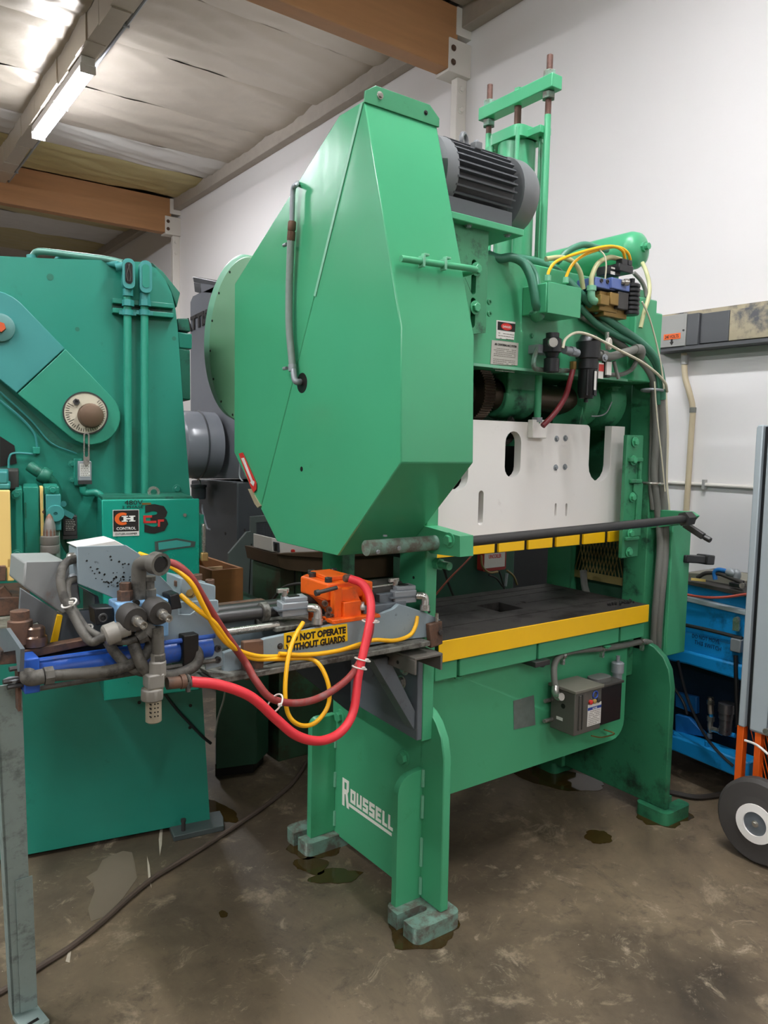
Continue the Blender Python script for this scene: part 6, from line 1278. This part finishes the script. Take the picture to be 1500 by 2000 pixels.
# uncoiler seen through the press opening
UN = thing('coil_stand', (2.75, 3.1, 0), 'dark green uncoiler stand seen through the press opening', 'uncoiler')
m = MB(); m.box(2.35, 3.16, 3.05, 3.12, .0, 1.75); m.build('stand_panel', DKGREEN, UN, bev=.004)
m = MB(); m.box(3.18, 3.62, 3.15, 3.5, .0, 1.45); m.build('covered_drive', mat('black_tarp', '#17191a', .7, var=.4, scale=5, bump=.6, bscale=8), UN, bev=.03)
a, b = V(945, 1074, 'Y', 3.0), V(988, 1112, 'Y', 3.0); 
m = MB(); m.prism(rrect(a.x, b.x, b.z, a.z + .05, .012), 'Y', 3.0, 3.05); sb = m.build('sign_box', mat('sign_red', '#9a2a22', .5, var=.15, wear='#3a2420', wear_amt=.5), UN, bev=.003)
m = MB(); m.box(a.x + .006, b.x - .012, 2.998, 3.0, b.z + .018, a.z + .045); sf = m.build('sign_face', mat('sign_worn_white', '#cfcbc2', .5, var=.08, wear='#7a3a30', wear_amt=.5, wear_scale=25), sb)
cxs = (a.x + b.x) / 2 - .003
text('STAND', (cxs, 2.998, a.z - .014), (1, 0, 0), (0, 0, 1), .030, INKR, sf, width=.075, align='CENTER', bold=.0006); text('UNCOILER', (cxs, 2.998, a.z - .050), (1, 0, 0), (0, 0, 1), .030, INKR, sf, width=.095, align='CENTER', bold=.0006)
m = MB(); m.tube([V(940, 1085, 'Y', 2.97), V(942, 1105, 'Y', 2.97), V(955, 1118, 'Y', 2.97), V(972, 1117, 'Y', 2.97)], .006, 8); m.tube([V(990, 1114, 'Y', 2.97), V(1003, 1125, 'Y', 2.97), V(1010, 1142, 'Y', 2.97)], .006, 8); m.build('sign_conduit', mat('dull_yellow_conduit', '#8d7a4a', .5, var=.1), UN)
for pts in ([(975, 1115), (980, 1130), (985, 1150)], [(955, 1123), (970, 1130), (982, 1146)]):
    m = MB(); m.tube([V(x, y, 'Y', 2.97) for x, y in pts], .005, 8); m.build('sign_wire', RUBBER, UN)
m = MB(); m.tube([V(990, 1120, 'Y', 2.96), V(987, 1145, 'Y', 2.96)], .008, 8); m.build('sign_pipe', ALU, UN)
wire('red_cord', [(848, 1165, 'Y', 2.6), (880, 1128, 'Y', 2.65), (910, 1098, 'Y', 2.7), (930, 1075, 'Y', 2.75)], .0045, mat('rust_red_cord', '#b4523c', .5, var=.1), 'thin rust-red cord rising diagonally behind the black press bed', 'cord')
wire('black_cord', [(852, 1082, 'Y', 2.72), (866, 1110, 'Y', 2.72), (876, 1140, 'Y', 2.72), (886, 1165, 'Y', 2.72)], .006, RUBBER, 'black cord slanting down behind the press bed beside the red one', 'cord')

# ================================================================ ON THE RIGHT WALL
BUS = thing('busway', (4.03, 1.9, 2.17), 'grey electrical busway with 240 volt box mounted high on the white wall', 'busway')
GB1 = mat('busway_grey', '#9a9a95', .45, var=.06); GB2 = mat('busway_dark', '#4e5052', .45, var=.1); GB3 = mat('busway_peeled', '#a79c82', .6, var=.2, scale=9, wear='#55575a', wear_amt=.85, wear_scale=5)
m = MB(); m.box(3.965, 4.095, 2.565, 2.80, 2.185, 2.365); bx = m.build('plug_box', GB1, BUS, bev=.003)
m = MB(); m.box(3.97, 4.095, 2.49, 2.563, 2.185, 2.36); m.build('joint_cover', GB2, BUS, bev=.003)
m = MB(); m.box(3.985, 4.095, 2.32, 2.488, 2.19, 2.355); m.build('duct_section', GB2, BUS, bev=.003)
m = MB(); m.box(3.985, 4.095, .2, 2.318, 2.19, 2.355); m.build('duct_section', GB3, BUS, bev=.003)
m = MB(); m.box(3.975, 4.095, .2, 2.80, 2.165, 2.184); m.build('bottom_flange', GB2, BUS)
m = MB(); m.box(4.03, 4.045, .2, 2.80, 2.356, 2.385); m.build('top_flange', GB3, BUS)
m = MB(); a, b = V(1297, 652, 'X', 3.965), V(1329, 661, 'X', 3.965); m.box(3.963, 3.965, b.y, a.y, b.z - .0, b.z + .032); lbv = m.build('voltage_label', mat('label_orange', '#ee6a2a', .5, var=0), bx)
text('240 VOLTS', (3.963, a.y - .008, b.z + .007), (0, -1, 0), (0, 0, 1), .026, INK, lbv, width=(a.y - b.y) * .82, bold=.0004)
q = V(1312, 668, 'X', 3.965); m = MB()
m.plate([(3.964, q.y + dy, q.z + dz) for dy, dz in ((.006, .016), (-.006, .016), (-.006, 0), (-.013, 0), (0, -.018), (.013, 0), (.006, 0))], (-.001, 0, 0)); m.build('arrow_mark', INK, bx)
m = MB(); m.lathe([(.006, 0), (.006, .004)], V(1335, 645, 'X', 3.965), (-1, 0, 0), 8); m.build('cover_screw', ROD, bx)
CD = thing('wall_conduit', (4.06, 2.6, 1.0), 'ivory conduit with a kink running down the wall below the busway', 'conduit')
pts = [V(1336, 690, 'X', 4.05), V(1338, 735, 'X', 4.05), V(1346, 765, 'X', 4.05), V(1353, 798, 'X', 4.06), V(1350, 850, 'X', 4.065), V(1343, 960, 'X', 4.065), V(1335, 1080, 'X', 4.065), V(1330, 1180, 'X', 4.065)]
m = MB(); m.tube(pts, .017, 12, 4); m.build('conduit_pipe', mat('ivory_conduit', '#b9ab8e', .5, var=.12, wear='#7c7a72', wear_amt=.6, wear_scale=6), CD)
m = MB(); m.lathe([(.021, 0), (.021, .05)], V(1337, 712, 'X', 4.05), (0, 0, 1), 14); m.build('conduit_coupling', GB1, CD)
m = MB(); m.lathe([(.0185, 0), (.0185, .03)], V(1353, 806, 'X', 4.06), (0, 0, 1), 14); m.build('conduit_coupling', GCOND, CD)
T2 = thing('wall_conduit', (4.085, .5, 1.4), 'thin white conduit running level along the wall behind the blue machine', 'conduit')
m = MB(); m.tube([(4.085, 3.2, 1.402), (4.085, -3, 1.402)], .011, 10, 1); m.build('conduit_pipe', STEELW, T2)
for y in (2.47, 1.2, 0): 
    m = MB(); m.box(4.07, 4.1, y - .008, y + .008, 1.375, 1.43); m.build('conduit_strap', GB1, T2)

# ================================================================ BLUE MACHINE AND GREY CART AT THE RIGHT EDGE
BM = thing('hydraulic_unit', (3.6, 1.9, 0), 'blue hydraulic machine against the wall behind the big press, stencilled warning on its side', 'machine')
BXF = 3.3
def bp(name, pix, x, th, mt, bev=.004, par=None):
    m = MB(); m.pp(pix, 'X', x, th); return m.build(name, mt, par or BM, bev=bev)
bp('upper_panel', [(1290, 1132), (1350, 1142), (1462, 1163), (1462, 1203), (1345, 1174), (1290, 1162)], BXF + .02, .5, BLUE)
bp('top_rail', [(1290, 1125), (1350, 1136), (1462, 1158), (1462, 1167), (1345, 1142), (1290, 1132)], BXF - .01, .5, RUBBER)
bp('pale_rail', [(1290, 1156), (1345, 1166), (1462, 1194), (1462, 1204), (1345, 1176), (1290, 1165)], BXF - .012, .06, GREYL)
MID = bp('side_panel', [(1280, 1160), (1345, 1175), (1462, 1203), (1462, 1305), (1345, 1272), (1280, 1258)], BXF, .55, BLUE, .01)
bp('lower_panel', [(1290, 1232), (1345, 1236), (1462, 1262), (1462, 1300), (1345, 1272), (1290, 1264)], BXF - .012, .05, BLUE, .01)
bp('skirt', [(1280, 1262), (1342, 1272), (1462, 1303), (1462, 1335), (1342, 1298), (1280, 1285)], BXF - .03, .6, BLUE, .012)
bp('base_rail', [(1290, 1432), (1318, 1438), (1462, 1490), (1462, 1528), (1318, 1468), (1290, 1458)], BXF - .02, .1, BLUE, .008)
m = MB(); m.box(BXF + .12, 3.85, 1.72, 2.5, .08, .62); m.build('inner_tank', mat('blue_black_tank', '#0c2338', .5, var=.4, scale=5), BM, bev=.02)
bp('inner_panel', [(1318, 1352), (1360, 1362), (1360, 1395), (1318, 1380)], BXF + .08, .03, BLUED); bp('inner_panel', [(1318, 1395), (1345, 1402), (1380, 1440), (1318, 1430)], BXF + .06, .03, BLUED)
p0, p1 = V(1351, 1250, 'X', BXF - .0135), V(1404, 1262, 'X', BXF - .0135)
text('DO NOT MOVE', p0 + Vec((0, 0, .012)), p1 - p0, (0, 0, 1), .028, mat('stencil_navy', '#0a2c5c', .6, var=0), MID, width=(p1 - p0).length)
p0, p1 = V(1356, 1257, 'X', BXF - .0135), V(1408, 1272, 'X', BXF - .0135)
text('THIS SWITCH', p0, p1 - p0, (0, 0, 1), .028, bpy.data.materials['stencil_navy'], MID, width=(p1 - p0).length)
m = MB(); m.tube([V(1340, 1221, 'X', BXF - .02), V(1390, 1232, 'X', BXF - .02), V(1450, 1247, 'X', BXF - .02)], .009, 8); m.build('switch_rod', ROD, BM)
m = MB(); a, b = V(1431, 1245, 'X', BXF - .02), V(1450, 1275, 'X', BXF - .02); m.box(BXF - .04, BXF, b.y, a.y, b.z, a.z); sw = m.build('limit_switch', ALU, BM, bev=.004)
m = MB(); a, b = V(1439, 1210, 'X', BXF - .03), V(1438, 1232, 'X', BXF - .03); m.bar(a, b, .012, .03, (0, 1, 0)); m.lathe([(.012, 0), (.012, .02)], a + Vec((.01, 0, 0)), (-1, 0, 0), 14); m.build('switch_lever', CHROME, BM)
m = MB(); m.tube([V(1437, 1280, 'X', BXF - .03), V(1438, 1330, 'X', BXF - .03), V(1440, 1420, 'X', BXF - .03)], .010, 8); m.build('switch_cable', BLACKP, BM)
# hoses and fittings on top
m = MB(); m.pp([(1340, 1118), (1395, 1122), (1452, 1135), (1452, 1150), (1345, 1132)], 'X', BXF + .1, .2); m.build('top_cover', mat('dusty_top_cover', '#7d7a6c', .6, var=.15), BM, bev=.004)
m = MB(); m.tube([V(1397, 1132, 'X', BXF + .05), V(1396, 1118, 'X', BXF + .05), V(1404, 1113, 'X', BXF + .05), V(1424, 1117, 'X', BXF + .05)], .011, 10); m.build('blue_hose', BLUED, BM)
m = MB(); m.tube([V(1362, 1128, 'X', BXF + .06), V(1380, 1119, 'X', BXF + .06), V(1405, 1121, 'X', BXF + .05), V(1430, 1130, 'X', BXF + .03), V(1452, 1138, 'X', BXF + .03)], .010, 10); m.build('black_hose', RUBBER, BM)
m = MB(); m.lathe([(.016, 0), (.02, .006), (.02, .04), (.016, .045)], V(1420, 1116, 'X', BXF + .04), (0, -1, -.1), 10); m.tube([V(1432, 1118, 'X', BXF + .04), V(1440, 1120, 'X', BXF + .04), V(1437, 1133, 'X', BXF + .04)], .017, 10); m.build('hose_fitting', ALU, BM)
m = MB(); a, b = V(1428, 1136, 'X', BXF + .02), V(1450, 1148, 'X', BXF + .02); m.box(BXF + .0, BXF + .05, b.y, a.y, b.z, a.z); m.build('cylinder_block', BLACKP, BM, bev=.003)
m = MB(); m.lathe([(.012, 0), (.012, .014)], V(1449, 1143, 'X', BXF), (-1, -.6, 0), 12); m.build('block_plug', CHROME, BM)
m = MB(); a, b = V(1350, 1131, 'X', BXF - .012), V(1378, 1134, 'X', BXF - .012); m.bar(a, b, .004, .012); m.build('yellow_tag', CREAM, BM)
# silver fittings in the dark bay
for pts, r, mt in (([(1388, 1362), (1388, 1378), (1389, 1394)], .014, CHROME), ([(1389, 1394), (1388, 1412)], .010, BLUE), ([(1388, 1408), (1387, 1420), (1390, 1430)], .013, CHROME), ([(1390, 1424), (1405, 1428), (1420, 1433)], .013, CHROME), ([(1418, 1432), (1436, 1437)], .011, BLUE), ([(1386, 1432), (1386, 1442)], .012, CHROME)):
    m = MB(); m.tube([V(x, y, 'X', BXF + .06) for x, y in pts], r, 8, 4); m.build('pipe_fitting', mt, BM)
for px, py in ((1388, 1372), (1388, 1404), (1410, 1429)):
    q = V(px, py, 'X', BXF + .06); m = MB(); m.lathe([(.018, -.01), (.018, .012)], q, (0, 0, 1) if px < 1400 else (0, -1, -.1), 6); m.build('fitting_nut', CHROME, BM)
q = V(1419, 1392, 'X', BXF + .05); m = MB(); m.lathe([(.03, -.10), (.03, -.03), (.034, -.028), (.034, 0), (.038, .002), (.038, .045), (.028, .05)], q, (0, 0, 1), 16); m.build('filter_canister', mat('filter_dark_chrome', '#77777a', .3, .8, var=.3, scale=18), BM)
for pts, lb_ in (([(1324, 1290), (1333, 1330), (1345, 1370), (1365, 1415), (1385, 1448), (1412, 1478), (1432, 1496)], 'a'), ([(1318, 1345), (1335, 1372), (1342, 1395)], 'b')):
    m = MB(); m.tube([V(x, y, 'X', BXF - .05) for x, y in pts], .007, 8); m.build('black_cable', BLACKP, BM)
m = MB(); m.tube([V(1318, 1432, 'X', BXF), V(1345, 1448, 'X', BXF), V(1378, 1460, 'X', BXF), V(1382, 1448, 'X', BXF)], .012, 8); m.build('blue_tube', BLUE, BM)
wire('red_cord', [(1330, 1158, 'X', BXF - .03), (1350, 1163, 'X', BXF - .035), (1385, 1167, 'X', BXF - .035), (1420, 1166, 'X', BXF - .035), (1460, 1160, 'X', BXF - .03)], .006, mat('salmon_cord', '#c65a4a', .5, var=.1), 'salmon red cord lying along the blue machine near its top', 'cord')

CA = thing('engine_cart', (3.3, 1.25, 0), 'pale grey cabinet on an orange wheeled frame, cut off by right edge', 'cart')
CXF = 2.98
m = MB(); m.prism([(1.595, .482), (1.595, 1.69), (1.588, 1.702), (1.568, 1.702), (1.568, .482)], 'X', CXF, CXF + .5); m.build('corner_post', GREYL, CA, bev=.004)
m = MB(); m.prism([(1.568, .485), (1.568, 1.695), (1.548, 1.695), (1.548, .475)], 'X', CXF + .02, CXF + .5); m.build('door_gap', BLACKP, CA)
m = MB(); m.prism([(1.548, .475), (1.548, 1.70), (.9, 1.70), (.9, .475)], 'X', CXF - .002, CXF + .5); m.build('side_door', GREYL, CA, bev=.01)
m = MB(); m.box(CXF - .006, CXF - .001, 1.44, 1.475, .50, .60); lt = m.build('door_latch', GREYD, CA, bev=.002)
m = MB(); m.lathe([(.012, 0), (.012, .012)], (CXF - .006, 1.472, .50), (-1, 0, 0), 12); m.build('latch_button', CHROME, CA)
for y0, y1 in ((1.572, 1.600), (1.50, 1.525), (1.0, 1.03)):
    m = MB(); m.box(CXF + .005, CXF + .04, y0, y1, .17, .482); m.build('frame_post', ORANGED, CA, bev=.002)
m = MB(); m.box(CXF + .005, CXF + .5, .95, 1.60, .17, .20); m.build('frame_rail', ORANGED, CA, bev=.002)
m = MB(); m.box(CXF + .12, CXF + .48, 1.0, 1.56, .20, .47); m.build('engine_block', DARK, CA)
m = MB()
for i in range(30):
    y = 1.02 + i * .016
    for s in (-1, 1):
        q0, q1 = (CXF + .03, y, .205), (CXF + .03, y + s * .09, .478)
        if 1.0 < q1[1] < 1.57: m.bar(q0, q1, .002, .004, (1, 0, 0))
m.build('mesh_guard', ORANGED, CA, kind='stuff')
WC = Vec((CXF - .05, 1.435, .168))
m = MB(); m.lathe([(.10, .07), (.155, .065), (.168, .05), (.168, .02), (.160, .004), (.128, -.004), (.122, .002), (.095, .004)], WC, (-1, 0, 0), 40); WH = m.build('wheel', TIRE, CA)
m = MB(); m.lathe([(.10, .055), (.10, .066), (.083, .072), (.083, .055)], WC, (-1, 0, 0), 40); 
m = MB(); m.lathe([(.112, .06), (.112, .068), (.078, .074), (.074, .074)], WC, (-1, 0, 0), 36); m.build('wheel_disc', TIRE, WH)
m = MB(); m.lathe([(.076, .07), (.076, .079), (.046, .081), (.046, .07)], WC, (-1, 0, 0), 36); m.build('white_hub_ring', WHITE, WH)
m = MB(); m.lathe([(.047, .066), (.047, .074), (.02, .076)], WC, (-1, 0, 0), 30); m.build('hub', GREYD, WH)
bolt(WC + Vec((-.076, 0, 0)), (-1, 0, 0), .009, WH, CHROME, 'axle_nut')
m = MB(); m.cyl(WC, WC + Vec((.3, 0, 0)), .012); m.build('axle', ROD, CA)
m = MB(); m.tube([V(1455, 1446, 'X', CXF - .01), V(1472, 1452, 'X', CXF - .02), V(1485, 1460, 'X', CXF - .03), V(1500, 1473, 'X', CXF - .03)], .005, 8); m.build('cart_cord', LABELW, CA)

# ================================================================ CORDS ON THE FLOOR AND HANGING
def floor_cord(pts, r, mt, label):
    m = MB(); m.tube([V(x, y, 'Z', r) for x, y in pts], r, 8, 7); return m.build('floor_cable', mt, label=label, cat='cable')
floor_cord([(-60, 1965), (0, 1938), (30, 1918), (75, 1890), (140, 1848), (200, 1800), (250, 1755), (290, 1722), (310, 1708), (360, 1678), (420, 1640), (480, 1600), (530, 1565), (570, 1530), (595, 1495), (610, 1470), (640, 1440)], .0095, mat('brown_cable', '#4f4238', .6, var=.2), 'long brown cable snaking over open floor from the lower left to the big press')
floor_cord([(1290, 1543), (1320, 1550), (1360, 1557), (1400, 1553), (1425, 1545), (1445, 1530)], .013, mat('black_hose_floor', '#2c2721', .6, var=.2), 'thick dark hose on the floor between the big press and the wheeled cart')
m = MB(); m.tube([LW(320, 1352, -.012), LW(345, 1385, -.012), LW(370, 1412, -.012), LW(395, 1438, -.012), LW(412, 1452, -.005)], .006, 8); m.build('black_cord', BLACKP, label='black cord draped down the teal press below the control cabinet', cat='cord')
wire('thin_wire', [(441, 1330, 'Y', 2.2), (437, 1365, 'Y', 2.3), (425, 1405, 'Y', 2.4), (419, 1440, 'Y', 2.45)], .003, GCOND, 'thin grey wire hanging below the feed shelf beside the teal press', 'wire')
